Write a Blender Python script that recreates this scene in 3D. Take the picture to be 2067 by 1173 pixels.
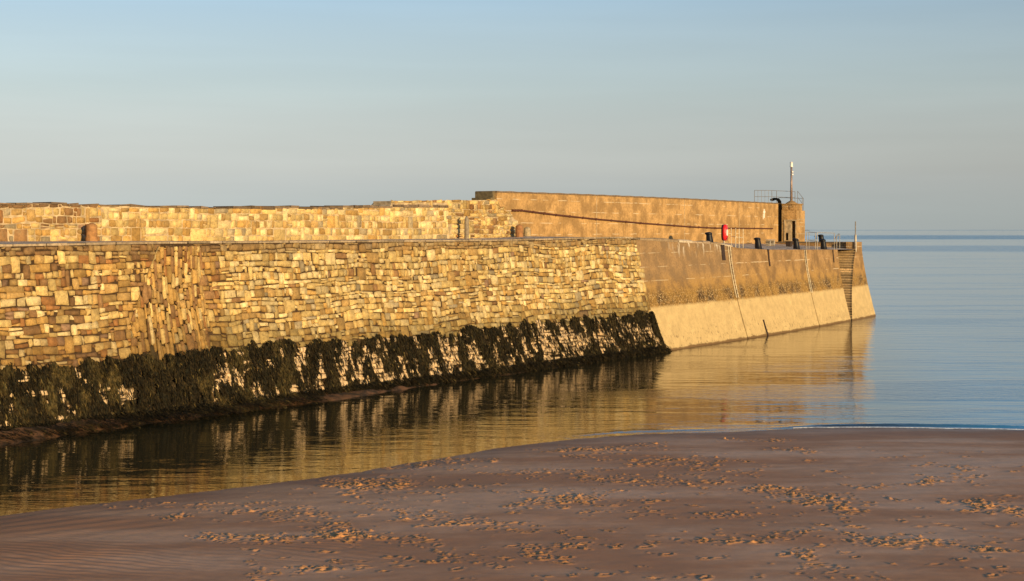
import bpy, math, random
import numpy as np
from mathutils import Vector, Matrix
rad = math.radians
random.seed(7); RNG = np.random.default_rng(11)
for o in list(bpy.data.objects): bpy.data.objects.remove(o)
S = bpy.context.scene
# ------------------------------------------------------------------ camera, sky, sun
FPX, HOR, CX, CH = 3000.0, 463.0, 1033.5, 7.8          # focal length and horizon as measured on the photo, eye height
cam = bpy.data.cameras.new('camera'); camo = bpy.data.objects.new('camera', cam); S.collection.objects.link(camo)
camo.location = (0, 0, CH); camo.rotation_euler = (rad(90), 0, 0)
cam.sensor_width = 36; cam.lens = FPX/2067*36; cam.shift_y = -(586.5-HOR)/2067
cam.clip_start = 0.5; cam.clip_end = 60000; S.camera = camo
SUN_AZ, SUN_EL = 35, 8.0                               # sun behind the camera and to the right, very low
w = bpy.data.worlds.new('World'); S.world = w; w.use_nodes = True
nt = w.node_tree; nt.nodes.clear()
wo = nt.nodes.new('ShaderNodeOutputWorld'); bg = nt.nodes.new('ShaderNodeBackground'); sky = nt.nodes.new('ShaderNodeTexSky')
sky.sky_type = 'NISHITA'; sky.sun_disc = False; sky.sun_elevation = rad(SUN_EL); sky.sun_rotation = rad(180-SUN_AZ)
sky.altitude = 0; sky.air_density = 1.0; sky.dust_density = 0.0; sky.ozone_density = 2.5
bg.inputs[1].default_value = 0.15
hs = nt.nodes.new('ShaderNodeHueSaturation'); hs.inputs['Saturation'].default_value = .80
tn = nt.nodes.new('ShaderNodeMix'); tn.data_type = 'RGBA'; tn.blend_type = 'MULTIPLY'; tn.inputs[0].default_value = 1; gc = nt.nodes.new('ShaderNodeTexCoord'); gz = nt.nodes.new('ShaderNodeSeparateXYZ'); gm = nt.nodes.new('ShaderNodeMapRange'); gr = nt.nodes.new('ShaderNodeValToRGB')
gm.inputs[2].default_value = .5; gr.color_ramp.elements[0].color = (.41, .54, .90, 1); gr.color_ramp.elements[1].color = (.50, .80, 1.0, 1)
for p_, c_ in ((.077, (.60, .57, .74, 1)), (.176, (.83, .715, .73, 1)), (.32, (.86, .85, .88, 1))): e_ = gr.color_ramp.elements.new(p_); e_.color = c_      # clear cool air: trims the yellow of the low sky
nt.links.new(gc.outputs['Generated'], gz.inputs[0]); nt.links.new(gz.outputs[2], gm.inputs[0]); nt.links.new(gm.outputs[0], gr.inputs[0]); nt.links.new(gr.outputs[0], tn.inputs[7])
nt.links.new(sky.outputs[0], hs.inputs['Color']); nt.links.new(hs.outputs[0], tn.inputs[6]); gr.color_ramp.interpolation = 'CARDINAL'
cm = nt.nodes.new('ShaderNodeMapping'); cm.inputs['Scale'].default_value = (1.2, 1.2, 16); cn = nt.nodes.new('ShaderNodeTexNoise'); cn.inputs['Scale'].default_value = 2.2; cn.inputs['Detail'].default_value = 5
cr = nt.nodes.new('ShaderNodeMapRange'); cr.inputs[1].default_value = .35; cr.inputs[2].default_value = .7; cr.inputs[3].default_value = .975; cr.inputs[4].default_value = 1.05
cx = nt.nodes.new('ShaderNodeVectorMath'); cx.operation = 'SCALE'      # very faint high haze streaks
nt.links.new(gc.outputs['Generated'], cm.inputs[0]); nt.links.new(cm.outputs[0], cn.inputs['Vector']); nt.links.new(cn.outputs[0], cr.inputs[0])
nt.links.new(tn.outputs[2], cx.inputs[0]); nt.links.new(cr.outputs[0], cx.inputs['Scale']); nt.links.new(cx.outputs[0], bg.inputs[0]); nt.links.new(bg.outputs[0], wo.inputs[0])
sl = bpy.data.lights.new('sun', 'SUN'); so = bpy.data.objects.new('sun', sl); S.collection.objects.link(so)
sl.energy = 5.0; sl.angle = rad(0.5); sl.color = (1.0, 0.70, 0.35)
sd = Vector((math.sin(rad(SUN_AZ))*math.cos(rad(SUN_EL)), -math.cos(rad(SUN_AZ))*math.cos(rad(SUN_EL)), math.sin(rad(SUN_EL))))
so.rotation_euler = sd.to_track_quat('Z', 'Y').to_euler(); so.location = (30, -30, 30)
S.view_settings.view_transform = 'Standard'; S.view_settings.look = 'None'; S.view_settings.exposure = 0.2; S.view_settings.gamma = 1
# ------------------------------------------------------------------ noise helpers
_T = np.random.default_rng(5).random((256, 256))
def vn(x, y=0.0, seed=0):
    x = np.asarray(x, float)+seed*17.3; y = np.asarray(y, float)+seed*7.7
    x, y = np.broadcast_arrays(x, y)
    xi = np.floor(x).astype(int); yi = np.floor(y).astype(int); fx = x-xi; fy = y-yi
    fx = fx*fx*(3-2*fx); fy = fy*fy*(3-2*fy)
    a = _T[xi % 256, yi % 256]; b = _T[(xi+1) % 256, yi % 256]; c = _T[xi % 256, (yi+1) % 256]; d = _T[(xi+1) % 256, (yi+1) % 256]
    return (a*(1-fx)+b*fx)*(1-fy)+(c*(1-fx)+d*fx)*fy
def fbm(x, y=0.0, seed=0, oc=4):
    t = 0; a = .5; s = 0
    for i in range(oc):
        t = t+a*vn(np.asarray(x)*2**i, np.asarray(y)*2**i, seed+i*3); s += a; a *= .5
    return t/s
def lerp(a, b, t): return a+(b-a)*t
def sstep(a, b, x):
    t = np.clip((np.asarray(x, float)-a)/(b-a), 0, 1); return t*t*(3-2*t)
# ------------------------------------------------------------------ object helpers
def tag(o, label=None, cat=None, group=None, kind=None):
    if label: o['label'] = label
    if cat: o['category'] = cat
    if group: o['group'] = group
    if kind: o['kind'] = kind
    return o
def thing(name, label, cat, loc=(0, 0, 0), rz=0, group=None):
    o = bpy.data.objects.new(name, None); S.collection.objects.link(o); o.location = loc; o.rotation_euler = (0, 0, rz)
    o.empty_display_size = .3
    return tag(o, label, cat, group)
def copy_tree(o, parent=None):
    c = o.copy(); S.collection.objects.link(c)
    if parent: c.parent = parent
    for ch in list(o.children): copy_tree(ch, c)
    return c
class MB:
    def __init__(s): s.v = []; s.f = []; s.c = []; s.uv = []; s.n = 0
    def add(s, v, f, col=None, uv=None):
        v = np.asarray(v, float).reshape(-1, 3); s.v.append(v)
        s.f += [tuple(i+s.n for i in q) for q in f]
        s.c.append(np.tile(np.array(col if col is not None else (.5, .5, .5), float), (len(v), 1)) if np.ndim(col) < 2 else np.asarray(col, float))
        s.uv.append(np.asarray(uv, float) if uv is not None else v[:, [0, 2]])
        s.n += len(v)
    def grid(s, V, col=None, uv=None, flip=False):
        V = np.asarray(V); r, c = V.shape[:2]; i = np.arange(r*c).reshape(r, c)
        q = np.stack([i[:-1, :-1], i[:-1, 1:], i[1:, 1:], i[1:, :-1]], -1).reshape(-1, 4)
        if flip: q = q[:, ::-1]
        s.add(V.reshape(-1, 3), q.tolist(), col if col is None or np.ndim(col) < 2 else np.asarray(col).reshape(-1, 3), None if uv is None else np.asarray(uv).reshape(-1, 2))
    def box(s, c, size, rz=0, M=None, bev=0.0, col=None, taper=1.0):
        x, y, z = [d/2 for d in size]; b = min(bev, x*.9, y*.9, z*.9)
        pts = []
        lv = [(-z, 1, b), (-z+b, 1, 0), (z-b, taper, 0), (z, taper, b)] if b > 0 else [(-z, 1, 0), (z, taper, 0)]
        for zz, t, ins in lv:
            X = x*t-ins; Y = y*t-ins
            if b > 0: ring = [(-X+b, -Y), (X-b, -Y), (X, -Y+b), (X, Y-b), (X-b, Y), (-X+b, Y), (-X, Y-b), (-X, -Y+b)]
            else: ring = [(-X, -Y), (X, -Y), (X, Y), (-X, Y)]
            pts += [(a, d, zz) for a, d in ring]
        n = 8 if b > 0 else 4; f = []
        for k in range(len(lv)-1):
            for i in range(n): f.append((k*n+i, k*n+(i+1) % n, (k+1)*n+(i+1) % n, (k+1)*n+i))
        f.append(tuple(range(n-1, -1, -1))); f.append(tuple((len(lv)-1)*n+i for i in range(n)))
        P = np.array(pts); ca, sa = math.cos(rz), math.sin(rz)
        P = np.stack([P[:, 0]*ca-P[:, 1]*sa, P[:, 0]*sa+P[:, 1]*ca, P[:, 2]], 1)+np.array(c)
        s.add(P, f, col)
    def tube(s, pts, r, n=8, col=None, caps=True):
        pts = [Vector(p) for p in pts]; rs = r if hasattr(r, '__len__') else [r]*len(pts); V = []
        for i, p in enumerate(pts):
            d = (pts[min(i+1, len(pts)-1)]-pts[max(i-1, 0)]).normalized()
            a = Vector((0, 0, 1)) if abs(d.z) < .9 else Vector((1, 0, 0))
            u = d.cross(a).normalized(); v = d.cross(u)
            for k in range(n):
                t = 2*math.pi*k/n; V.append(p+(u*math.cos(t)+v*math.sin(t))*rs[i])
        f = []
        for i in range(len(pts)-1):
            for k in range(n): f.append((i*n+k, i*n+(k+1) % n, (i+1)*n+(k+1) % n, (i+1)*n+k))
        if caps: f.append(tuple(range(n-1, -1, -1))); f.append(tuple((len(pts)-1)*n+k for k in range(n)))
        s.add(V, f, col)
    def build(s, name, mat, parent=None, smooth=False):
        me = bpy.data.meshes.new(name); V = np.concatenate(s.v)
        me.from_pydata(V.tolist(), [], s.f)
        ca = me.color_attributes.new('Col', 'FLOAT_COLOR', 'POINT'); C = np.concatenate(s.c)
        ca.data.foreach_set('color', np.concatenate([C, np.ones((len(C), 1))], 1).ravel())
        uvl = me.uv_layers.new(name='UVMap'); li = np.zeros(len(me.loops), int); me.loops.foreach_get('vertex_index', li)
        uvl.data.foreach_set('uv', np.concatenate(s.uv)[li].ravel())
        if smooth: me.polygons.foreach_set('use_smooth', [True]*len(me.polygons))
        me.materials.append(mat); me.update()
        o = bpy.data.objects.new(name, me); S.collection.objects.link(o)
        if parent: o.parent = parent
        return o
# parts are modelled in world coordinates and handed to a thing at `loc`
def own(part, root):
    part.parent = root
    M = Matrix.Translation(root.location) @ root.rotation_euler.to_matrix().to_4x4()
    part.data.transform(M.inverted()); return part
# ------------------------------------------------------------------ material helpers
class G:
    def __init__(s, name):
        s.m = bpy.data.materials.new(name); s.m.use_nodes = True; s.t = s.m.node_tree; s.N = s.t.nodes; s.L = s.t.links
        s.b = s.N['Principled BSDF']; s.out = s.N['Material Output']
        s.tc = s.N.new('ShaderNodeTexCoord')
    def set(s, i, v):
        if v is None: return
        if isinstance(v, bpy.types.NodeSocket): s.L.new(v, i)
        elif hasattr(v, '__len__') and len(v) == 3 and i.type == 'RGBA': i.default_value = (*v, 1)
        else: i.default_value = v
    def p(s, **k):
        for n, v in k.items(): s.set(s.b.inputs[n.replace('_', ' ')], v)
    def map(s, src, sc=(1, 1, 1), rot=(0, 0, 0)):
        n = s.N.new('ShaderNodeMapping'); s.L.new(src, n.inputs[0]); n.inputs['Scale'].default_value = sc; n.inputs['Rotation'].default_value = rot; return n.outputs[0]
    def noise(s, v, scale, det=4, rough=.55, dist=0):
        n = s.N.new('ShaderNodeTexNoise'); s.L.new(v, n.inputs['Vector']); n.inputs['Scale'].default_value = scale
        n.inputs['Detail'].default_value = det; n.inputs['Roughness'].default_value = rough; n.inputs['Distortion'].default_value = dist; return n.outputs[0]
    def vor(s, v, scale, feat='F1'):
        n = s.N.new('ShaderNodeTexVoronoi'); s.L.new(v, n.inputs['Vector']); n.inputs['Scale'].default_value = scale; n.feature = feat; return n.outputs['Distance']
    def ramp(s, f, a, b, c=0.0, d=1.0):
        n = s.N.new('ShaderNodeMapRange'); n.interpolation_type = 'SMOOTHSTEP'; s.L.new(f, n.inputs[0])
        for i, v in zip((1, 2, 3, 4), (a, b, c, d)): s.set(n.inputs[i], v)
        return n.outputs[0]
    def mix(s, f, a, b, mode='MIX'):
        n = s.N.new('ShaderNodeMix'); n.data_type = 'RGBA'; n.blend_type = mode; n.clamp_factor = True
        s.set(n.inputs[0], f); s.set(n.inputs[6], a); s.set(n.inputs[7], b); return n.outputs[2]
    def math(s, op, a, b=None):
        n = s.N.new('ShaderNodeMath'); n.operation = op; s.set(n.inputs[0], a)
        if b is not None: s.set(n.inputs[1], b)
        return n.outputs[0]
    def sep(s, v):
        n = s.N.new('ShaderNodeSeparateXYZ'); s.L.new(v, n.inputs[0]); return n.outputs
    def attr(s, name='Col'):
        n = s.N.new('ShaderNodeAttribute'); n.attribute_name = name; return n.outputs[0]
    def bump(s, h, st=.5, d=.02, prev=None):
        n = s.N.new('ShaderNodeBump'); n.inputs['Strength'].default_value = st; n.inputs['Distance'].default_value = d
        s.L.new(h, n.inputs['Height'])
        if prev: s.L.new(prev, n.inputs['Normal'])
        s.L.new(n.outputs[0], s.b.inputs['Normal']); return n.outputs[0]
def simple(name, col, rough=.6, metal=0, var=.3, scale=6, bump=.2):
    g = G(name); o = g.tc.outputs['Object']; n = g.noise(o, scale, 5)
    g.p(Base_Color=g.mix(g.ramp(n, .3, .7), tuple(c*(1-var) for c in col), tuple(min(1, c*(1+var)) for c in col)), Roughness=rough, Metallic=metal)
    if bump: g.bump(g.noise(o, scale*6, 3), bump, .01)
    return g.m
def stone_mat(name, bumpd=.03, mott=.35):
    g = G(name); o = g.tc.outputs['Object']; c = g.attr()
    n1 = g.noise(o, 5, 6, .65); n2 = g.noise(o, 22, 4, .6); n3 = g.noise(g.map(o, (1, 1, .35)), 1.3, 4)
    c = g.mix(1.0, c, g.mix(g.ramp(n1, .3, .7), (1-mott, 1-mott*1.05, 1-mott*1.1), (1.12, 1.1, 1.02)), 'MULTIPLY')
    c = g.mix(g.ramp(n2, .60, .72, 0, .55), c, (.16, .09, .035))
    c = g.mix(g.ramp(n2, .28, .36, .35, 0), c, (.62, .56, .42))
    c = g.mix(g.ramp(n3, .58, .75, 0, .35), c, (.42, .22, .06))
    c = g.mix(g.ramp(g.noise(o, 11, 5, .8), .36, .46, .6, 0), c, (.13, .08, .035)); c = g.mix(g.ramp(g.noise(o, 2.2, 5, .7), .56, .68, 0, .30), c, (.30, .24, .12))
    g.p(Base_Color=c, Roughness=.9); g.b.inputs['Specular IOR Level'].default_value = .25
    g.bump(g.math('ADD', g.noise(o, 9, 6, .7), g.math('MULTIPLY', g.noise(o, 40, 3), .4)), .9, bumpd); return g.m
M = {}
M['stone'] = stone_mat('weathered_sandstone'); M['ashlar'] = stone_mat('parapet_sandstone', .02, .3)
M['mortar'] = simple('dark_joint', (.05, .028, .012), 1)
M['pale_mortar'] = simple('pale_mortar', (.42, .33, .2), 1, var=.35, scale=3)
M['black'] = simple('black_paint', (.008, .008, .009), .42, var=.3, bump=.05)
M['matt_black'] = simple('matt_black_paint', (.006, .005, .004), .8, var=.3, bump=.05)
M['matt_black'].node_tree.nodes['Principled BSDF'].inputs['Specular IOR Level'].default_value = 0; M['black'].node_tree.nodes['Principled BSDF'].inputs['Specular IOR Level'].default_value = .3
M['rail'] = simple('galvanised_rail', (.42, .38, .30), .55, .3, bump=0)
M['dark_rail'] = simple('grey_rail', (.22, .20, .18), .5, .4, bump=0)
M['rust'] = simple('rusted_iron', (.10, .035, .018), .8, .2, scale=12)
M['red'] = simple('red_fibreglass', (.75, .02, .02), .35, var=.12, bump=.02)
M['white'] = simple('white_paint', (.8, .77, .68), .5, var=.08)
M['cream_rail'] = simple('cream_painted_steel', (.62, .54, .36), .5, 0, var=.3, bump=0)
M['mast'] = simple('mast_metal', (.30, .22, .18), .5, .3, scale=8)
M['glass'] = simple('lantern_glass', (.5, .55, .5), .1, var=.1, bump=0)
M['timber'] = simple('wet_timber', (.035, .02, .012), .7, scale=10)
def concrete(name, up, low, zlow, zband, drips=True, lines=.9, pit=1.0):
    g = G(name); uv = g.tc.outputs['UV']; x, z, _ = g.sep(uv)
    n1 = g.noise(uv, .8, 6, .6); n2 = g.noise(uv, 6, 5, .65); st = g.noise(g.map(uv, (3.2, .22, 1)), 1.0, 5, .6)
    c = g.mix(g.ramp(n1, .38, .62), tuple(v*.74 for v in up), tuple(min(1, v*1.3) for v in up)); c = g.mix(g.ramp(n2, .36, .60, .42, 0), c, (up[0]*.5, up[1]*.48, up[2]*.45))
    c = g.mix(g.ramp(st, .50, .75, 0, .40), c, (up[0]*.45, up[1]*.42, up[2]*.4))
    c = g.mix(g.ramp(st, .22, .42, .45, 0), c, (up[0]*1.7, up[1]*1.6, up[2]*1.25))
    # lift joints of the shuttering: thin broken pale lines
    zz = g.math('ADD', z, g.math('MULTIPLY', n1, .12)); fr = g.math('FRACT', g.math('MULTIPLY', zz, 1/lines))
    ln = g.math('MULTIPLY', g.ramp(fr, .07, .02), g.ramp(g.noise(g.map(uv, (.7, 1.2, 1)), 1.0, 3), .48, .6))
    c = g.mix(g.math('MULTIPLY', ln, .9), c, (.74, .62, .42))
    # pitted, spalled face with light and dark grains
    if pit:
        band = g.math('MULTIPLY', g.ramp(z, zband+.9, zband+.1), g.ramp(z, zlow-.2, zlow+.1))
        pn = g.noise(uv, 5.5, 5, .75); pv = g.vor(g.map(uv, (1, 1.4, 1)), 7)
        c = g.mix(g.math('MULTIPLY', band, .35), c, (.20, .13, .06)); c = g.mix(g.math('MULTIPLY', band, g.ramp(pn, .50, .56, 1, 0)), c, (.06, .038, .018))
        c = g.mix(g.math('MULTIPLY', band, g.ramp(g.math('ADD', pv, g.math('MULTIPLY', pn, .5)), .56, .46, 0, .9)), c, (.66, .52, .29))
        c = g.mix(g.math('MULTIPLY', g.ramp(z, zband+2.2, zband+.6, 0, .55), g.ramp(n1, .35, .6)), c, (.42, .25, .06))
    sp = g.ramp(g.noise(uv, 9, 4, .7), .66, .72)
    c = g.mix(g.math('MULTIPLY', sp, .6), c, (.62, .54, .38))
    if drips:
        c = g.mix(g.math('MULTIPLY', g.math('MULTIPLY', g.ramp(x, DR1+2.6, DR1+2.4), g.ramp(z, 3.9, 5.0)), g.ramp(n1, .25, .6, .75, .35)), c, (.235, .165, .095))
        dn = g.noise(g.map(uv, (2.6, .42, 1)), 1.3, 4, .6); pos = g.math('MULTIPLY', g.ramp(z, 5.7, 6.9), g.ramp(x, DR0, DR0+2)); pos = g.math('MULTIPLY', pos, g.ramp(x, DR1+2, DR1))
        c = g.mix(g.math('MULTIPLY', pos, g.ramp(dn, .55, .64)), c, (.66, .60, .48))
    if low:
        zn = g.math('ADD', z, g.math('MULTIPLY', g.noise(uv, .8, 6, .75), .45))
        lowc = g.mix(g.ramp(g.noise(uv, 1.3, 6, .65), .3, .7), tuple(v*.82 for v in low), tuple(min(1, v*1.1) for v in low))
        lowc = g.mix(g.ramp(g.noise(uv, 11, 4, .75), .60, .66, 0, .75), lowc, (.20, .13, .06)); lowc = g.mix(g.ramp(g.noise(uv, .55, 5, .7), .35, .62, .38, 0), lowc, (.46, .35, .17)); lowc = g.mix(g.ramp(g.noise(uv, 5, 6, .8), .36, .48, .5, 0), lowc, (.42, .31, .15))
        lowc = g.mix(g.ramp(st, .55, .75, 0, .3), lowc, (.30, .21, .11))
        c = g.mix(g.ramp(zn, zlow+.38, zlow+.12), c, lowc)
        c = g.mix(g.math('MULTIPLY', g.math('MULTIPLY', g.ramp(z, 1.9, .6), g.ramp(g.noise(g.map(uv, (1, .6, 1)), 5, 4, .8), .57, .62)), .75), c, (.08, .05, .022))
        c = g.mix(g.math('MULTIPLY', g.ramp(z, 2.2, 2.7), g.ramp(g.noise(uv, 3.2, 4, .8), .60, .65, 0, .7)), c, (.13, .08, .035))
        c = g.mix(g.ramp(zn, .42, .30), c, (.16, .10, .045))
    g.p(Base_Color=c, Roughness=.9); g.b.inputs['Specular IOR Level'].default_value = .2
    rough = g.ramp(z, zlow, zlow+.4, .25, 1) if low else 1.0
    h = g.math('MULTIPLY', g.noise(uv, 6, 7, .72), rough)
    pr = g.bump(h, .8, .10); g.bump(g.math('MULTIPLY', ln, -1), .5, .03, pr)
    return g.m
# ------------------------------------------------------------------ measured plan of the pier
def wx(px, D): return (px-CX)/FPX*D
base_px = [(0, 876, .25), (140, 862, .15), (300, 842, .1), (480, 818, 0), (620, 803, 0), (760, 787, 0), (900, 766, 0), (1050, 749, 0), (1200, 731, 0), (1340, 710, 0), (1500, 689, 0), (1630, 665, 0), (1718, 650, 0), (1768, 634, 0)]
bp = []
for px, py, z in base_px:
    D = FPX*(CH-z)/(py-HOR); bp.append((wx(px, D), D))
bp = np.array(bp)
co = np.polyfit(bp[:, 1], bp[:, 0], 2)                  # x as a gentle curve of y
ys = np.linspace(36, 150, 600); xs = np.polyval(co, ys)
y0 = bp[0, 1]; sl0 = np.polyval(np.polyder(co), y0); xs = np.where(ys < y0, np.polyval(co, y0)+sl0*(ys-y0), xs)
ss = np.concatenate([[0], np.cumsum(np.hypot(np.diff(xs), np.diff(ys)))])
tx = np.gradient(xs, ss); ty = np.gradient(ys, ss)
def B(s): return np.interp(s, ss, xs), np.interp(s, ss, ys)
def T(s): return np.interp(s, ss, tx), np.interp(s, ss, ty)
def px_of(x, y): return CX+FPX*x/y
def s_at_px(px, off=0.0):
    bx, by = B(ss); a, b = T(ss); X = bx-b*off; Y = by+a*off
    return float(np.interp(px, px_of(X, Y), ss))
S_J = s_at_px(1340); S_END = s_at_px(1768); S_ST = s_at_px(1718)
def batt(s): return np.interp(s, [s_at_px(0), s_at_px(600), S_J-3, S_J+6, S_ST, S_END], [1.4, 1.45, 1.8, 1.6, 1.15, 1.0])
px_tab = [-400, 0, 320, 640, 1000, 1200, 1270, 1290, 1380, 1450, 1482, 1492, 1550, 1640, 1700, 1745]
py_tab = [503, 497, 491, 489, 486, 481, 480, 484, 489, 493, 499, 501, 504, 504, 504, 503]
_b = batt(ss); _X, _Y = B(ss); _a, _c = T(ss); _tX = _X-_c*_b; _tY = _Y+_a*_b
_H = CH-(np.interp(px_of(_tX, _tY), px_tab, py_tab)-HOR)*_tY/FPX
def H(s): return np.interp(s, ss, _H)
def face(s, z, out=0.0, off=None):
    """point on the battered harbour face"""
    s = np.asarray(s, float); z = np.asarray(z, float); x, y = B(s); a, b = T(s)
    t = np.clip(z/H(s), -.3, 1.0); q = np.where(t < 0, t*1.4, 1-(1-np.clip(t, 0, 1))**1.45)
    o = batt(s)*q-out
    return np.stack(np.broadcast_arrays(x-b*o, y+a*o, z), -1)
def topin(s, inn, z):
    """point on top of the pier, `inn` metres behind the top edge"""
    x, y = B(s); a, b = T(s); o = batt(s)+inn
    return np.stack(np.broadcast_arrays(x-b*o, y+a*o, np.asarray(z, float)), -1)
def s_top(px, inn=0.0):
    o = _b+inn; X = _X-_c*o; Y = _Y+_a*o; return float(np.interp(px, px_of(X, Y), ss))
def Wd(s): return np.interp(s, [0, s_top(1000, 5), s_top(1300, 6), S_END], [5.0, 5.2, 6.2, 7.4])
_W = Wd(ss); _qX = _X-_c*(_b+_W); _qY = _Y+_a*(_b+_W); _qp = px_of(_qX, _qY)
def ztab(pxs, pys): return lambda s: np.interp(s, ss, CH-(np.interp(_qp, pxs, pys)-HOR)*_qY/FPX)
Zback = ztab([-400, 0, 500, 1000, 1050, 1200, 1500, 1565, 1640, 1800], [491, 487, 486, 480.5, 476, 481, 492, 492, 493, 493])
Ztop_st = ztab([-400, 0, 90, 200, 330, 430, 520, 640, 786, 788, 958, 1040], [410, 412, 409, 412, 415, 420, 416, 417, 416, 405, 404, 406])
Ztop_co = ztab([900, 962, 1005, 1200, 1400, 1565, 1600], [384, 384, 385, 392, 400.5, 409, 411])
def s_q(px): return float(np.interp(px, _qp, ss))
# ------------------------------------------------------------------ stone laying
def pillow(mb, P, out0, out1, col, mapf, rr, uvoff=0):
    """one stone; P = four corners (u,v) ccw; mapped with mapf(u,v,out)"""
    g = np.array([-1, -.86, 0, .86, 1.0]); U, V = np.meshgrid(g, g)
    k = 1-rr.uniform(.0, .13)*(np.abs(U)*np.abs(V))**2
    k = k*(1+rr.normal(0, .035, U.shape)); u = (U*k+1)/2; v = (V*k+1)/2
    A, Bc, C, Dd = [np.array(p) for p in P]
    X = (1-u)*(1-v)*A[0]+u*(1-v)*Bc[0]+u*v*C[0]+(1-u)*v*Dd[0]
    Y = (1-u)*(1-v)*A[1]+u*(1-v)*Bc[1]+u*v*C[1]+(1-u)*v*Dd[1]
    edge = (np.maximum(np.abs(U), np.abs(V)) > .9)
    tl = rr.normal(0, .25)*U+rr.normal(0, .2)*V
    o = np.where(edge, out0, out1*(1-.06*(U**2+V**2)+.22*tl)+rr.normal(0, .12, U.shape)*out1)
    W = mapf(X, Y, o)
    cc = np.array(col)*(1+rr.normal(0, .04, (25, 1)))
    mb.grid(W, np.clip(cc, .005, .95), np.stack([X, Y], -1))
def lay(mb, u0, u1, v0, vtop, mapf, colf, rr, h=(.2, .38), wd=(.28, .75), wav=.10, gap=.02, relief=(.04, .11), hole=.05, split=.16, vmask=None, tall=.10):
    v = v0; k = 0; levels = []
    vmax = float(np.max(vtop(np.linspace(u0, u1, 60))))+.3
    while v < vmax: levels.append(v); v += rr.uniform(*h); k += 1
    levels.append(v)
    L = lambda i, u: levels[i]+(wav*2.2*(fbm(u*.22, i*.13, 3, 3)-.5)*2+.5*wav*(vn(u*1.3, i*3.1, 8)-.5)*2)
    taken = []
    for i in range(len(levels)-1):
        busy = taken; taken = []
        u = u0-rr.uniform(0, .4); soldier = rr.random() < .18; lastw = 0
        while u < u1:
            wdt = rr.uniform(*wd)*(rr.choice([.45, .8, 1, 1.3, 1.7], p=[.15, .25, .3, .2, .1]))
            if soldier: wdt *= .6
            a, b = max(u, u0), min(u+wdt, u1); u += wdt
            for q0, q1 in busy:
                if a < q1-.01 and b > q0+.01:
                    if a < q0-.14: b = q0; u = q0
                    else: a = b; u = max(q1, u0); break
            if b-a < .08: continue
            big = i+2 < len(levels) and tall > rr.random() and b-a > .22
            la, lb, ta, tb = float(L(i, a)), float(L(i, b)), float(L(i+1+big, a)), float(L(i+1+big, b))
            if big: taken.append((a, b))
            T0, T1 = float(vtop(np.array(a))), float(vtop(np.array(b))); ta = min(ta, T0+rr.uniform(-.03, .0)); tb = min(tb, T1+rr.uniform(-.03, .0))
            if ta-la < .06 or tb-lb < .06: continue
            if rr.random() < hole and not big and ta-la > .15: # a missing pinning stone leaves a small dark square
                hw = min(.16, (b-a)*.4); side = rr.random() < .5
                hh = .13
                if side:
                    cells = [((a, la), (b-hw, la), (b-hw, ta), (a, ta)), ((b-hw, lb+hh), (b, lb+hh), (b, tb), (b-hw, ta))]
                else: cells = [((a+hw, la), (b, lb), (b, tb), (a+hw, ta)), ((a, la+hh), (a+hw, la+hh), (a+hw, ta), (a, ta))]
            elif rr.random() < split and ta-la > .2:
                m = rr.uniform(.35, .65); ma, mb_ = lerp(la, ta, m), lerp(lb, tb, m+rr.uniform(-.08, .08))
                cells = [((a, la), (b, lb), (b, mb_), (a, ma)), ((a, ma), (b, mb_), (b, tb), (a, ta))]
            else: cells = [((a, la), (b, lb), (b, tb), (a, ta))]
            for c in cells:
                g = gap*rr.uniform(.3, 1.0); c = np.array(c); ctr = c.mean(0); j = rr.normal(0, .02, (4, 2))
                d = c-ctr; d = np.sign(d)*np.maximum(np.abs(d)-g/2, .01)
                c2 = ctr+d+j
                if vmask is not None and not vmask(ctr[0], ctr[1]): continue
                pillow(mb, c2, -.035, rr.uniform(*relief), colf(ctr[0], ctr[1], rr), mapf, rr)
PAL = {'cream': (.69, .515, .215), 'pale': (.78, .63, .33), 'tan': (.50, .33, .125), 'ochre': (.54, .34, .11), 'brown': (.31, .18, .08), 'rust': (.37, .18, .065), 'grey': (.42, .35, .22), 'mauve': (.33, .21, .13)}
def pick(rr, names, p):
    c = np.array(PAL[names[rr.choice(len(names), p=np.array(p)/sum(p))]]); return c*rr.uniform(.62, 1.18)
S265, S445, S0 = s_at_px(265), s_at_px(445), s_at_px(0)
def bare(s, z, loose=0.0):
    """true where the weed has left the stone bare"""
    s = np.asarray(s, float); z = np.asarray(z, float)
    n = fbm(s*2.1+z*.3, z*1.1, 31, 4)+.75*(fbm(s*8, z*2.8, 77, 3)-.5)
    f = np.interp(s, [S0, S265, S445, S445+6, S_J-12, S_J-4, S_J], [.64, .61, .565, .49, .445, .44, .455])
    zc = np.interp(s, [S0, S445, S_J-15, S_J], [.9, .9, 1.15, 1.1])
    return n > f-loose+.10*np.abs(z-zc)**1.5
def weedtop(s): return 2.5+.5*(fbm(np.asarray(s)*.35, 0, 61, 3)-.5)+.75*(fbm(np.asarray(s)*2.2, 0, 62, 3)-.5)
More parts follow.
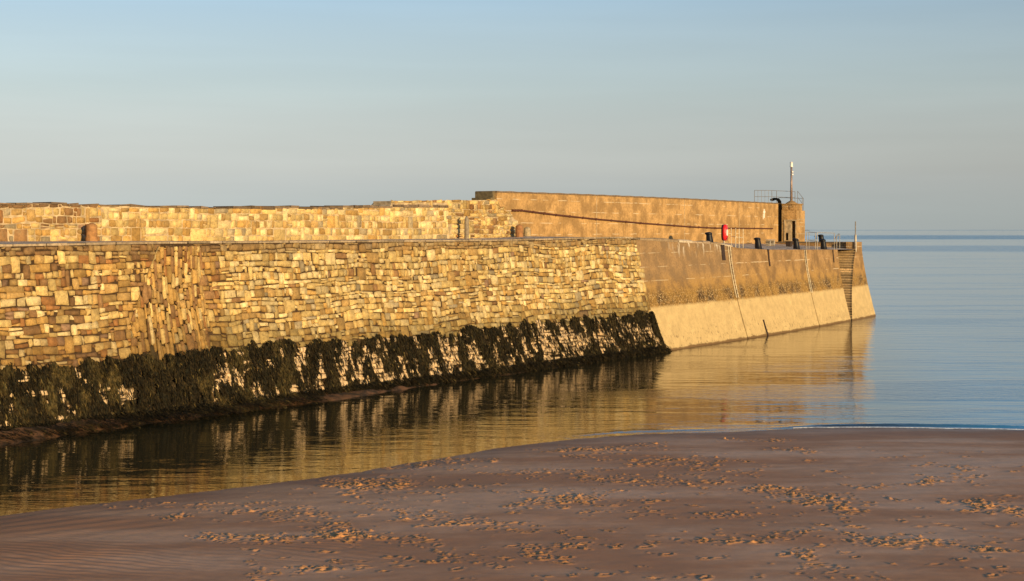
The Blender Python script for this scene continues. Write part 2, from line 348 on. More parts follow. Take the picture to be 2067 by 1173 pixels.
def col_main(s, z, rr):
    if z < weedtop(s)-.1:
        if bare(s, z, .05): return np.array((.74, .56, .34))*rr.uniform(.85, 1.1)
        return np.array((.035, .026, .012))*rr.uniform(.6, 1.8) if rr.random() < .93 else np.array((.2, .14, .06))
    if s < S265: c = pick(rr, ['cream', 'pale', 'tan', 'ochre', 'brown', 'rust', 'mauve'], [3.2, 2.2, 2.5, 1.6, 2.3, .7, .5])
    elif s < S445+1: c = pick(rr, ['cream', 'tan', 'ochre', 'brown', 'rust'], [2, 2, 2, 2, .6])
    else: c = pick(rr, ['cream', 'pale', 'tan', 'ochre', 'brown', 'grey', 'mauve'], [5, 3.6, 1.9, .8, .25, .5, .1])
    patch = float(fbm(s*.25, z*.6, 91, 3))
    c = c*lerp(.8, 1.15, patch)
    t = 1-float(sstep(2.6, 4.0, z+.9*(vn(s*.5, 0, 5)-.5)))
    c = c*(1-.62*t)+np.array((.10, .075, .02))*.62*t if s > S445 else c*(1-.5*t)+np.array((.13, .07, .02))*.5*t
    if z > H(s)-.42: c = c*.35+np.array((.24, .16, .08))*.65
    return c
# junction between stonework and concrete leans back with the wall
def s_joint(z): return S_J-.35+.3*(1-np.clip(z/2.6, 0, 1))
root = thing('stone_quay_wall', 'long battered rubble sandstone quay wall with black weed along its foot', 'wall', tuple(face(S0+6, 0)))
mb = MB(); us = np.arange(0, S_J+.05, .35); zs = np.linspace(-1.2, 1, 26)
UU, TT = np.meshgrid(us, zs); ZZ = np.where(TT < 0, TT, TT*(H(UU)-.03)); mb.grid(face(UU, ZZ, -.05), None, np.stack([UU, ZZ], -1))
own(mb.build('wall_core', M['mortar']), root)
rr = np.random.default_rng(3); mb = MB()
BT0, BT1 = s_top(318), s_top(404)
bA = lambda z: S265+(BT0-S265)*np.clip(z/7, 0, 1); bB = lambda z: S445+(BT1-S445)*np.clip(z/7, 0, 1)
def s_facepx(px, z):
    p = face(ss, z); return float(np.interp(px, px_of(p[:, 0], p[:, 1]), ss))
SL4 = s_facepx(262, 4.0); bL = lambda z: np.interp(z, [0, 4, 7.2], [S265+.1, SL4, BT0])
but = lambda s, z: bL(z)+.2 < s < bB(z)-.4
lay(mb, 6, S_J+.25, -.35, lambda u: H(u)-.02, lambda u, v, o: face(u, v, o), col_main, rr, h=(.15, .36), wd=(.2, .62), gap=.028, relief=(.012, .085), hole=.13, split=.12, wav=.10, vmask=lambda s, z: s < s_joint(z) and not but(s, z))
own(mb.build('stonework', M['stone'], smooth=True), root)
# buttress of upright stones
mb = MB(); rr = np.random.default_rng(8); BUT0 = S265-.2
def bmap(v, u, o):   # courses run upwards: u = across 0..wb, v = height
    b = bB(v)
    a = BUT0; s = a+(b-a)*np.clip(u/6.0, 0, 1); s = np.maximum(s, bL(v)+.01*u); return face(s, v, o+.03+.09*np.sin(np.clip(u/6., 0, 1)*math.pi))
def col_but(z, u, rr):
    if z < 2.3+.5*rr.random():
        return np.array((.035, .026, .012))*rr.uniform(.6, 1.8)
    c = pick(rr, ['cream', 'tan', 'ochre', 'brown', 'rust', 'pale'], [1.2, 3, 2.4, 2.4, .6, .6])
    t = 1-float(sstep(2.6, 4.4, z)); return c*(1-.5*t)+np.array((.12, .07, .02))*.5*t
lay(mb, -.3, float(H(S265))-.12, 0, lambda u: 6.0+0*np.asarray(u), lambda u, v, o: bmap(u, v, o), col_but, rr, h=(.15, .30), wd=(.25, .8), wav=.10, split=.06, hole=.16, relief=(.015, .08), gap=.025, vmask=lambda v, u: BUT0+(bB(v)-BUT0)*u/6 > bL(v)-.1)
mb.grid(np.stack([[bmap(z, u, -.12) for u in np.linspace(0, 6, 12)] for z in np.linspace(-.5, float(H(S265))-.05, 20)]), (.05, .03, .015))
own(mb.build('buttress', M['stone'], smooth=True), root)
# thin coping slabs along the top edge of the stonework
mb = MB(); u = 6.0
while u < S_J-.4:
    l = rr.uniform(.7, 1.6); e = min(u+l-.03, S_J-.2); h = rr.uniform(.05, .08); o = rr.uniform(.02, .10); zt = H((u+e)/2)+.02
    pts = [face(u, H(u), o), face(e, H(e), o), topin(e, .7, H(e)), topin(u, .7, H(u))]
    lo = [p+np.array((0, 0, -.02)) for p in pts]; hi = [p+np.array((0, 0, h+rr.uniform(-.01, .01))) for p in pts]
    mb.add(lo+hi, [(3, 2, 1, 0), (4, 5, 6, 7), (0, 1, 5, 4), (1, 2, 6, 5), (2, 3, 7, 6), (3, 0, 4, 7)], np.array((.36, .29, .20))*rr.uniform(.7, 1.4)); u += l
own(mb.build('coping', M['stone']), root)
# ------------------------------------------------------------------ paving of the pier
g = G('worn_paving'); o = g.tc.outputs['UV']; n = g.noise(g.map(o, (.6, 2.5, 1)), 1.2, 6, .65); v = g.vor(g.map(o, (.9, 1.6, 1)), 1.3, 'DISTANCE_TO_EDGE')
c = g.mix(g.ramp(n, .3, .7), (.36, .29, .22), (.78, .66, .52)); c = g.mix(g.ramp(v, 0, .05, .6, 0), c, (.05, .04, .03)); g.p(Base_Color=c, Roughness=.95); g.b.inputs['Specular IOR Level'].default_value = .1
g.bump(g.noise(o, 5, 5, .7), .6, .06)
mb = MB(); us = np.linspace(0, S_END-.2, 240); ts = np.linspace(0, 1, 12); UU, TT = np.meshgrid(us, ts)
Zd = lerp(H(UU), Zback(UU), TT)+.05*(fbm(UU*.8, TT*3, 4, 3)-.5)*np.minimum(1, TT*6)*np.minimum(1, (1-TT)*6)
deck = mb.grid(topin(UU, TT*(Wd(UU)+.2), Zd), None, np.stack([UU, TT*6], -1), flip=False) or mb.build('pier_deck', g.m)
tag(deck, kind='structure')
# ------------------------------------------------------------------ stone parapet
S_P1 = s_q(1046); S_P0 = 4.0; S_HI = s_q(788)
def pmap(proud=0.0):
    return lambda u, v, o: topin(u, Wd(u)-o-proud, v)
def lowtop(u): return Ztop_st(u)
root = thing('stone_parapet', 'low pale sandstone parapet behind the quay walk, with dark rough top', 'wall', tuple(topin(S0+6, Wd(S0+6), Zback(S0+6))))
def col_par(s, z, rr):
    if s < s_q(205): c = pick(rr, ['cream', 'tan', 'ochre', 'brown', 'rust', 'grey', 'mauve'], [2.6, 2.6, 1.5, 1.7, .6, .8, .7])
    elif s < s_q(450): c = pick(rr, ['cream', 'tan', 'ochre', 'pale', 'grey'], [3, 1.6, 2.2, 2, .4])
    else: c = pick(rr, ['cream', 'tan', 'pale', 'ochre', 'grey'], [4, 1.6, 2.6, .8, .6])
    if z > Ztop_st(s)-.2 and (s < s_q(200)): c = np.array((.20, .12, .06))*rr.uniform(.7, 1.3)
    return c
mb = MB(); rr = np.random.default_rng(21)
lay(mb, S_P0, s_q(205), 6.9, lambda u: Ztop_st(u)-.02, pmap(), col_par, rr, h=(.2, .36), wd=(.25, .6), wav=.06, gap=.06, relief=(.02, .07), hole=.0)
lay(mb, s_q(205), s_q(905), 6.85, lambda u: np.minimum(Ztop_st(u), CH+(HOR-418)*np.interp(u, ss, _qY)/FPX)-.02, pmap(), col_par, rr, h=(.24, .38), wd=(.34, .85), wav=.03, gap=.028, relief=(.015, .06), hole=.0, split=.08)
own(mb.build('stonework', M['ashlar'], smooth=True), root)
def solid(mb, s0, s1, in0, in1, zlo, zhi, col, step=.5, base=None):
    """closed curved block along the pier between two offsets"""
    u = np.linspace(s0, s1, max(2, int((s1-s0)/step)+1)); f = lambda z: (z(u) if callable(z) else np.full(len(u), z))
    i0 = in0(u) if callable(in0) else np.full(len(u), in0); i1 = in1(u) if callable(in1) else np.full(len(u), in1)
    a = topin(u, i0, f(zlo)); b = topin(u, i0, f(zhi)); c = topin(u, i1, f(zhi)); d = topin(u, i1, f(zlo))
    ring = np.stack([a, b, c, d, a]); L = [f(zlo), f(zhi), f(zhi)+(i1-i0), f(zhi)+(i1-i0)+2, f(zlo)]
    mb.grid(ring, col, np.stack([np.tile(u, (5, 1)), np.stack(L)], -1), flip=True)
    for k, fl in ((0, False), (-1, True)):
        q = [a[k], b[k], c[k], d[k]]; ii = [i0[k], i0[k], i1[k], i1[k]]; zz = [p[2] for p in q]
        mb.add(q, [(3, 2, 1, 0)] if fl else [(0, 1, 2, 3)], col, [[s0+t, z] for t, z in zip(ii, zz)])
mb = MB(); solid(mb, S_P0-4, s_q(1000), lambda u: Wd(u)+.02, lambda u: Wd(u)+1.5, -1.0, lambda u: lowtop(u)-.06, (.4, .32, .2))
own(mb.build('wall_core', M['pale_mortar']), root)
mb = MB(); rr = np.random.default_rng(4); u = s_q(-60)
while u < s_q(900):          # rough slabs on top, uneven against the sky
    l = rr.uniform(.4, 1.3); e = u+l-.02; t = Ztop_st((u+e)/2)+rr.uniform(-.03, .05) if u < s_q(786) else CH+(HOR-414)*float(np.interp(u, ss, _qY))/FPX+rr.uniform(-.03, .04)
    h = rr.uniform(.10, .17) if u > s_q(450) else rr.uniform(.05, .09); o = rr.uniform(-.02, .10)
    a = [topin(u, Wd(u)-o, t-h), topin(e, Wd(e)-o, t-h), topin(e, Wd(e)+1.4, t-h), topin(u, Wd(u)+1.4, t-h)]
    b = [p+np.array((0, 0, h+rr.normal(0, .02))) for p in a]
    mb.add(a+b, [(3, 2, 1, 0), (4, 5, 6, 7), (0, 1, 5, 4), (1, 2, 6, 5), (2, 3, 7, 6), (3, 0, 4, 7)], np.array((.17, .125, .085))*rr.uniform(.6, 1.6)); u += l
own(mb.build('coping', M['stone']), root)
# higher, rougher end of the stone parapet, stepping down in front of the concrete
root = thing('stone_wall_end', 'raised coursed rubble end of the parapet meeting the concrete sea wall', 'wall', tuple(topin(s_q(900), Wd(s_q(900)), 7.2)))
def hitop(u):
    p = np.interp(u, ss, _qp); yy = np.interp(p, [780, 788, 1004, 1008, 1018, 1022, 1034, 1038, 1046, 1050, 1056], [404, 404, 402, 415, 417, 426, 428, 440, 443, 468, 478])
    return CH+(HOR-yy)*np.interp(u, ss, _qY)/FPX
def col_hi(s, z, rr): return pick(rr, ['cream', 'tan', 'pale', 'ochre', 'brown', 'grey', 'rust'], [4, 1.7, 2.6, 1., .9, .8, .35])
mb = MB(); rr = np.random.default_rng(31); s900 = s_q(905)
lay(mb, S_HI, s_q(1052), 7.0, hitop, pmap(.0), col_hi, rr, h=(.2, .33), wd=(.28, .8), wav=.04, gap=.05, relief=(.04, .13), hole=.08,
    vmask=lambda s, z: s > s900 or z > CH+(HOR-413)*float(np.interp(s, ss, _qY))/FPX)
own(mb.build('stonework', M['stone'], smooth=True), root)
mb = MB(); solid(mb, S_HI+.1, s_q(1004), lambda u: Wd(u)+.03, lambda u: Wd(u)+1.35, 7.2, lambda u: hitop(u)-.05, (.3, .22, .12))
solid(mb, s_q(1004), s_q(1050), lambda u: Wd(u)+.03, lambda u: Wd(u)+.34, 6.9, lambda u: hitop(u)-.08, (.3, .22, .12), step=.25)
own(mb.build('wall_core', M['pale_mortar']), root)
# ------------------------------------------------------------------ concrete sea wall behind the walk
DR0, DR1 = s_top(1340), s_top(1450)
M['quay_conc'] = concrete('stained_quay_concrete', (.335, .21, .092), (.565, .425, .205), 2.75, 3.3)
M['sea_conc'] = concrete('board_marked_concrete', (.455, .285, .115), None, 0, 0, drips=False, lines=.75, pit=0)
M['pale_conc'] = M['sea_conc']
S_C0, S_C1 = s_q(1012), s_q(1583)
root = thing('concrete_sea_wall', 'tall brown concrete sea wall with a dark pipe along its face', 'wall', tuple(topin(S_C0, Wd(S_C0), 7.2)))
mb = MB(); solid(mb, S_C0, S_C1, lambda u: Wd(u)+.35, lambda u: Wd(u)+1.9, -1.0, lambda u: Ztop_co(u)-.10, None, step=.4)
own(mb.build('wall_panel', M['sea_conc']), root)
mb = MB(); solid(mb, S_C0-.0, S_C1, lambda u: Wd(u)+.31, lambda u: Wd(u)+1.95, lambda u: Ztop_co(u)-.10, lambda u: Ztop_co(u)+.012*np.sin(u*3), None, step=.4)
own(mb.build('coping', simple('dark_concrete', (.17, .12, .07), .95)), root)
mb = MB(); solid(mb, S_C0-.25, S_C0-.003, lambda u: Wd(u)+.5, lambda u: Wd(u)+1.85, 7.3, lambda u: Ztop_co(u)-.02, (.15, .12, .07), step=.2)
solid(mb, S_C0-.5, S_C0-.253, lambda u: Wd(u)+.5, lambda u: Wd(u)+1.95, 7.3, lambda u: Ztop_co(u)-.42, (.15, .12, .07), step=.2)
own(mb.build('end_block', simple('shaded_green_concrete', (.15, .115, .055), .95)), root)  # greenish end faces, their lack of sun put into the dark colour
mb = MB(); pts = []
for px, py in [(1042, 425), (1060, 425), (1130, 434), (1210, 442.5), (1300, 450.5), (1400, 458), (1450, 460.5), (1565, 461.5)]:
    s = s_q(px); q = topin(s, Wd(s)+.24, 0); pts.append((q[0], q[1], CH+(HOR-py)*q[1]/FPX))
mb.tube(pts, .055, 8)
for i in range(len(pts)-1):
    for t in (.0, .33, .66):
        q = Vector(pts[i]).lerp(Vector(pts[i+1]), t); a, b = T(s_q(1300)); mb.box((q.x-b*.05, q.y+a*.05, q.z), (.06, .16, .16), rz=math.atan2(b, a))
own(mb.build('pipe', M['rust']), root)
mb = MB()
for px, py, ww, hh in [(1550, 431, .22, .8), (1550, 428, .55, .18), (1548, 437, .12, .5)]:
    s = s_q(px); q = topin(s, Wd(s)+.34, 0); a, b = T(s); mb.box((q[0], q[1], CH+(HOR-py)*q[1]/FPX), (ww, .02+.01*ww, hh), rz=math.atan2(b, a), bev=.004)
own(mb.build('painted_mark', M['white']), root)
for px in (1213, 1390, 1500):
    s = s_q(px); mb = MB(); solid(mb, s-.03, s+.03, lambda u: Wd(u)+.335, lambda u: Wd(u)+.36, 6.3, lambda u: Ztop_co(u)-.11, None, step=.1)
    own(mb.build('joint_strip', M['pale_mortar']), root)
# ------------------------------------------------------------------ concrete quay wall
root = thing('concrete_quay_wall', 'battered concrete quay wall, brown above and pale near the water', 'wall', tuple(face(S_J+8, 0)))
JT = [(1512, 1487), (1658, 1642)]          # foot and top pixels of the two ladder recesses
SJ2 = S_ST
ladS = [s_at_px(1510), s_at_px(1655)]
def panel(mb, fa, fb, zl=-1.0, out=0.0, nz=44):
    zt = np.linspace(0, 1, nz); n = 30
    G_ = []; Uv = []
    for t in zt:
        z0 = zl+t*(7.2-zl); a = fa(z0); b = fb(z0); u = np.linspace(a, b, n)
        z = zl+t*(H(u)-zl); rough = sstep(2.9, 3.3, z)*(1-sstep(4.2, 5., z))
        o = out+.05*(fbm(u*2.5, z*2.5, 41, 4)-.5)*(.35+rough*1.8); o = np.where(t > .985, o-.03, o)
        G_.append(face(u, z, o)); Uv.append(np.stack([u, z], -1))
    G_ = np.array(G_); mb.grid(G_, None, np.array(Uv))
    # returns on both sides, 0.4 m into the wall
    for k, fl in ((0, True), (-1, False)):
        e = G_[:, k]; uu = np.array(Uv)[:, k, 0]; a, b = T(uu); inn = e+np.stack([-b*.6, a*.6, 0*a], -1)
        mb.grid(np.stack([e, inn], 1), None, np.stack([np.stack([uu, e[:, 2]], -1), np.stack([uu+.4, e[:, 2]], -1)], 1), flip=not fl)
gw = .09
edges = [(lambda z: s_joint(z)-.15+0*z, lambda z: ladS[0]-gw), (lambda z: ladS[0]+gw, lambda z: ladS[1]-gw), (lambda z: ladS[1]+gw, lambda z: SJ2)]
for fa, fb in edges:
    mb = MB(); panel(mb, fa, fb); own(mb.build('wall_panel', M['quay_conc'], smooth=False), root)
mb = MB(); us = np.linspace(S_J-.5, SJ2-.05, 60); zs = np.linspace(-1, 1, 20); UU, TT = np.meshgrid(us, zs); ZZ = np.where(TT < 0, TT, TT*(H(UU)-.04)); mb.grid(face(UU, ZZ, -.3), None, np.stack([UU, ZZ], -1))
own(mb.build('wall_core', M['quay_conc']), root)
# near jamb of the stair slot
mb = MB(); zt = np.linspace(-1, float(H(SJ2))-.01, 20)
mb.grid(np.stack([[face(SJ2+.001, z, -i) for i in (0, 1, 2, 3.2)] for z in zt]), None, [[(SJ2+i, z) for i in (0, 1, 2, 3.2)] for z in zt])
own(mb.build('stair_jamb', M['quay_conc']), root)
# thick rounded kerb of old paving on top (whitish with droppings)
mb = MB(); rr = np.random.default_rng(9); u = S_J
kerb_c = [(.55, .48, .38), (.42, .33, .24), (.34, .26, .17)]
while u < s_top(1468):
    l = rr.uniform(1.0, 2.2); e = u+l-.04; hh = rr.uniform(.14, .22)
    prof = [(-.0, 0), (-.02, hh*.7), (.10, hh), (.6, hh*.9), (.7, 0)]
    V = np.stack([np.stack([topin(q, i, H(q)+z-.02+rr.normal(0, .008)) for i, z in prof]) for q in np.linspace(u, e, 4)])
    mb.grid(V, np.array(kerb_c[rr.integers(3)])*rr.uniform(.9, 1.15)); mb.add(V[0], [(4, 3, 2, 1, 0)], (.3, .24, .16)); mb.add(V[-1], [(0, 1, 2, 3, 4)], (.3, .24, .16)); u += l
own(mb.build('kerb', M['stone']), root)
# vertical stained slots in the face
mb = MB()
def facebox(mb, s0, s1, z0, z1, o0, o1, n=8):
    z = np.linspace(z0, z1, n)
    for a, b, c, d in ((s0, s1, o1, o1),):
        f = np.stack([np.stack([face(s0, q, o0), face(s0, q, o1), face(s1, q, o1), face(s1, q, o0)]) for q in z]); mb.grid(f)
        mb.add(f[0], [(3, 2, 1, 0)]); mb.add(f[-1], [(0, 1, 2, 3)])
s1 = s_at_px(1549); facebox(mb, s1-.05, s1+.10, -.8, 1.15, -.05, .07); s1 = s_top(1549)
facebox(mb, s1, s1+.16, 5.0, 6.28, -.05, .07); s1 = s_top(1624); facebox(mb, s1, s1+.13, 5.1, 6.1, -.05, .06); s1 = s_top(1680); facebox(mb, s1, s1+.14, 5.0, 6.05, -.05, .06); s1 = s_top(1455); facebox(mb, s1, s1+.5, 5.6, 6.7, -.05, .06)
own(mb.build('fender_timber', M['timber']), root)
# ------------------------------------------------------------------ stair and pier end
NST = 28
Hd = float(H(SJ2)); s_bot = SJ2+.35; s_tp = s_top(1728)-.1
s_line = lambda z: s_bot+(s_tp-s_bot)*np.clip(np.asarray(z, float)/Hd, 0, 1)
root = thing('harbour_stair', 'steep narrow stone steps in a slot near the end of the quay', 'stairs', tuple(face(s_bot, 0)))
mb = MB(); rr = np.random.default_rng(15)
for k in range(NST):
    z0, z1 = Hd*k/NST-.001, Hd*(k+1)/NST; a = float(s_line(z1))
    st = face(np.array([a, a+1.0]), z1, -.03); dep = 2.6
    A0, A1 = face(a, z0, -.03), face(a+1.2, z0, -.03); B0, B1 = face(a-.05, z1-.07, -.03), face(a+1.2, z1-.07, -.03)
    def inn(p, d, s=a):
        ta, tb = T(s); return p+np.array((-tb*d, ta*d, 0))
    def hexa(lo0, lo1, hi0, hi1, c):
        lo1 = inn(lo1, .12); hi1 = inn(hi1, .12); V = [lo0, lo1, inn(lo1, dep), inn(lo0, dep), hi0, hi1, inn(hi1, dep), inn(hi0, dep)]
        mb.add(V, [(3, 2, 1, 0), (4, 5, 6, 7), (0, 1, 5, 4), (1, 2, 6, 5), (2, 3, 7, 6), (3, 0, 4, 7)], c)
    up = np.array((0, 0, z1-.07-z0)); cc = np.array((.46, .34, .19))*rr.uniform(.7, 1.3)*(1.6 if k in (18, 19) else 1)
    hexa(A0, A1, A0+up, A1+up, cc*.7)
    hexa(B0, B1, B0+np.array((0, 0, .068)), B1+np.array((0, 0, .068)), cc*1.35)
own(mb.build('steps', M['stone']), root)
root = thing('pier_end_block', 'battered concrete end of the pier beyond the stair slot', 'wall', tuple(face(S_END-1, 0)))
mb = MB(); zt = np.linspace(-1, 1, 40); Gd = []; Uv = []
HE = CH-(488-HOR)*(float(np.interp(S_END, ss, _tY)))/FPX
endshift = 1.0
for t in zt:
    z = t if t < 0 else t*HE; a = float(s_line(max(z, 0))); b = S_END-endshift*np.clip(z/HE, 0, 1); u = np.linspace(a, b, 14)
    o = .05*(fbm(u*2.5, z*2.5, 43, 4)-.5)
    tt = np.clip(z/H(u), -.3, 1.2); Gd.append(face(u, np.minimum(z, H(u)), o)*[1, 1, 0]+np.stack([0*u, 0*u, 0*u+z], -1)); Uv.append(np.stack([u, 0*u+z], -1))
Gd = np.array(Gd); mb.grid(Gd, None, np.array(Uv))
e = Gd[:, -1]; a_, b_ = T(S_END); dirn = np.array((-b_, a_, 0)); cols = np.linspace(0, 1, 8)
wid = 7.4+float(batt(S_END))+1.6
mb.grid(np.stack([[p+dirn*wid*c for c in cols] for p in e]), None, np.stack([[(S_END+wid*c, p[2]) for c in cols] for p in e]), flip=True)
own(mb.build('end_face', M['quay_conc']), root)
# low parapet across the pier end: faces back along the walk
sE = S_END-endshift
mb = MB(); solid(mb, s_tp+.15, sE, -.0, .9, lambda u: H(u)-.02, HE, None, step=.5); own(mb.build('corner_cap', M['quay_conc']), root)
mb = MB(); solid(mb, sE-1.0, sE, .903, Wd(S_END)+1.4, lambda u: H(u)-.2, HE-.12, None, step=.3); own(mb.build('end_parapet', M['quay_conc']), root)
mb = MB(); solid(mb, sE-1.05, sE+.04, .90, Wd(S_END)+1.45, HE-.12, HE-.02, (.16, .13, .09), step=.3); own(mb.build('parapet_coping', M['stone']), root)
# ------------------------------------------------------------------ tower
sT = S_C1; wT = float(Wd(sT)); ta, tb = T(sT); al, inw = Vector((ta, tb, 0)), Vector((-tb, ta, 0)); rzT = math.atan2(tb, ta)
tq = topin(sT, wT+.3, 0); PT = FPX/tq[1]
zT0 = float(Zback(sT)); zUp = CH+(HOR-411)/PT; zLo = CH+(HOR-425)/PT
proud = 29/(abs(inw.x)*PT); org = Vector((tq[0], tq[1], 0))-inw*proud           # near front corner
LT = 26/(al.x*PT-0)
root = thing('pier_head_tower', 'small square concrete tower with a doorway at the end of the sea wall', 'tower', (org.x, org.y, zT0), rzT)
def tbx(mb, a0, a1, i0, i1, z0, z1, col=None, bev=.02):   # local frame: a along the pier, i inward
    c = org+al*((a0+a1)/2)+inw*((i0+i1)/2); mb.box((c.x, c.y, (z0+z1)/2), (a1-a0, i1-i0, z1-z0), rz=rzT, bev=bev, col=col)
mb = MB(); zd0, zd1 = zT0+.25, CH+(HOR-446)/PT
d0, d1 = proud*.10, proud*.10+.95
tbx(mb, 0, LT, -0, d0, zT0-.5, zLo); tbx(mb, .0, LT, d1, proud+1.5, zT0-.5, zLo-.003, bev=0)
tbx(mb, .0, LT-.01, d0+.001, d1-.001, zd1, zLo-.006, bev=0); tbx(mb, .95, LT-.012, d0+.002, d1-.002, zT0-.5, zd1-.004, bev=0); tbx(mb, -.12, .95, d0+.003, d1-.003, zT0-.5, zd0, bev=.01)
for v, uvv in ((0, 0),): pass
def boxuv(ob, mat):
    me = ob.data; uvl = me.uv_layers[0].data; ws = ob.matrix_world
    for p in me.polygons:
        n = p.normal
        for li in p.loop_indices:
            c = me.vertices[me.loops[li].vertex_index].co
            uvl[li].uv = (c.x+c.y*.001+300, c.z+10) if abs(n.y) > .6 else (c.y+320, c.z+10) if abs(n.x) > .6 else (c.x+300, c.y+40)
b_ = own(mb.build('body', M['sea_conc']), root); boxuv(b_, None)
mb = MB(); tbx(mb, .15, LT-.55, .1, proud+1.3, zLo, zUp-.1, bev=.02); tbx(mb, .08, LT-.48, .03, proud+1.35, zUp-.1, zUp, bev=.02)
q = own(mb.build('upper_stage', M['sea_conc']), root); boxuv(q, None)
mb = MB()
for a0, a1 in ((.3, .85), (1.05, 1.6)): tbx(mb, a0, a1, .04, .11, zLo+.08, zUp-.16, bev=.02)
for i0, i1 in ((.25, .75), (.95, 1.45)): tbx(mb, .09, .16, i0, i1, zLo+.08, zUp-.16, bev=.02)
q = own(mb.build('raised_panel', M['sea_conc']), root); boxuv(q, None)
mb = MB(); tbx(mb, -.04, .06, d0-.10, d0, zT0+.1, zd1+.12, bev=.01); tbx(mb, -.04, .06, d1, d1+.12, zT0+.1, zd1+.12, bev=.01); tbx(mb, -.04, .06, d0, d1, zd1, zd1+.12, bev=.01)
own(mb.build('door_frame', M['pale_mortar']), root)
mb = MB(); tbx(mb, .08, .14, d0+.34, d1-.004, zd0+.003, zd1-.004, bev=.01); own(mb.build('door_panel', M['pale_mortar']), root)
mb = MB(); tbx(mb, .06, .085, d1-.26, d1-.06, zd0+.08, zd0+.75, bev=.005); own(mb.build('dark_slot', M['matt_black']), root)  # flat black box for the small dark slot on the door panel
mb = MB()
for zz in (.9, 1.6, 2.25): tbx(mb, -.0, LT+.004, -.012, -.001, zT0+zz, zT0+zz+.05, bev=.002)
own(mb.build('lift_joint', M['pale_mortar']), root)
# mast with its light
mx = org+al*.75+inw*.75; zl = CH+(HOR-326)/PT
root = thing('light_mast', 'slim harbour light mast with white lantern on top of the tower', 'light mast', (mx.x, mx.y, zUp))
mb = MB(); mb.tube([(mx.x, mx.y, zUp), (mx.x, mx.y, zUp+.05), (mx.x, mx.y, zUp+.28)], [.55, .52, .12], 14); own(mb.build('base', M['sea_conc']), root)
mb = MB(); mb.tube([(mx.x, mx.y, zUp+.2), (mx.x, mx.y, zl-.5)], [.12, .09], 12); own(mb.build('pole', M['mast'], smooth=True), root)
mb = MB(); mb.tube([(mx.x, mx.y, zl-.5), (mx.x, mx.y, zl-.42), (mx.x, mx.y, zl-.40), (mx.x, mx.y, zl-.12), (mx.x, mx.y, zl-.1), (mx.x, mx.y, zl)], [.16, .16, .13, .13, .17, .05], 12); own(mb.build('lantern', M['white']), root)
for dz in (.95, 1.2): mb = MB(); mb.box((mx.x+.08, mx.y-.12, zl-dz), (.16, .14, .14), bev=.02); own(mb.build('lamp', M['white']), root)
# railings
def railing(name, label, nodes, mat, posts, rails, top, r=.025, group=None, cat='railing', subs=()):
    """nodes: list of base points; posts at each node; rails at fractions of top"""
    nodes = [Vector(n) for n in nodes]; root = thing(name, label, cat, tuple(nodes[0]), 0, group)
    for i, p in enumerate(nodes):
        if posts[i]: m = MB(); m.tube([p, p+Vector((0, 0, top))], r, 6); own(m.build('post', mat), root)
    for fr in rails:
        m = MB(); m.tube([p+Vector((0, 0, top*fr)) for p in nodes], r*.9, 6); own(m.build('rail', mat), root)
    for a, b, n in subs:
        for k in range(1, n):
            p = nodes[a].lerp(nodes[b], k/n); m = MB(); m.tube([p, p+Vector((0, 0, top))], r*.6, 5); own(m.build('baluster', mat), root)
    return root
def loc(a, i, z): v = org+al*a+inw*i; return (v.x, v.y, z)
zc = float(Ztop_co(sT-1))
railing('guard_railing', 'grey guard railing round the top of the sea wall and tower', [loc(-2.3, proud+1.8, zc), loc(-1.2, proud+.5, zc), loc(-.1, proud+.4, zc), loc(LT-.5, .35+proud*.3, zUp), ],
        M['dark_rail'], [1, 1, 1, 1], (1.0, .5), 1.15, subs=((0, 1, 5),))
railing('guard_railing', 'lower grey railing at the right hand edge of the tower top', [loc(.9, .2, zLo+.55), loc(LT-.45, .12, zLo+.0), loc(LT-.1, .12, zLo-.1), loc(LT-.08, proud+1, zLo)],
        M['dark_rail'], [1, 1, 1, 1], (1.0, .55), 1.25, r=.022)
# black ladder with hooped top against the tower
lx = org+al*(-.45)+inw*(proud+.0)
root = thing('access_ladder', 'black steel ladder with hooked top where sea wall meets tower', 'ladder', (lx.x, lx.y, zT0))
for d in (-.22, .30):
    p = lx+al*d+inw*.0; m = MB(); pt = [(p.x, p.y, zT0-.02)]
    for k, (dz, di) in enumerate(((zc-.2-zT0, 0), (zc+.15-zT0, .03), (zc+.35-zT0, .18), (zc+.40-zT0, .45), (zc+.28-zT0, .8))): v = p+inw*di; pt.append((v.x, v.y, zT0+dz))
    m.tube(pt, .10, 8); own(m.build('stringer', M['matt_black']), root)
for k in range(13):
    a = lx+al*(-.22); b = lx+al*.30; z = zT0+.25+k*.28; m = MB(); m.tube([(a.x, a.y, z), (b.x, b.y, z)], .035, 6); own(m.build('rung', M['matt_black']), root)
# ------------------------------------------------------------------ bollards
def bollard_parts(root):
    x, y, z = root.location; a, b = T(s_top(1530)); I = Vector((-b, a, 0))
    m = MB(); n = 16; V = []; prof = [(-.02, .27, 0), (.0, .33, 0), (.05, .30, .0), (.35, .27, .03), (.65, .235, .06), (.72, .235, .08), (.76, .275, .10), (.82, .29, .12), (.88, .25, .12), (.92, .14, .11), (.93, .01, .11)]
    for h, r, sh in prof:
        for k in range(n):
            t = 2*math.pi*k/n; rx = r*(1.15 if h > .74 else 1); V.append((x+r*math.cos(t)+I.x*sh, y+r*math.sin(t)+I.y*sh, z+h))
    f = [(i*n+k, i*n+(k+1) % n, (i+1)*n+(k+1) % n, (i+1)*n+k) for i in range(len(prof)-1) for k in range(n)]
    m.add(V, f); own(m.build('post', M['black'], smooth=True), root)
    m = MB(); m.box((x, y, z+.012), (.7, .7, .03), rz=math.atan2(b, a), bev=.01); own(m.build('base_plate', M['black']), root)
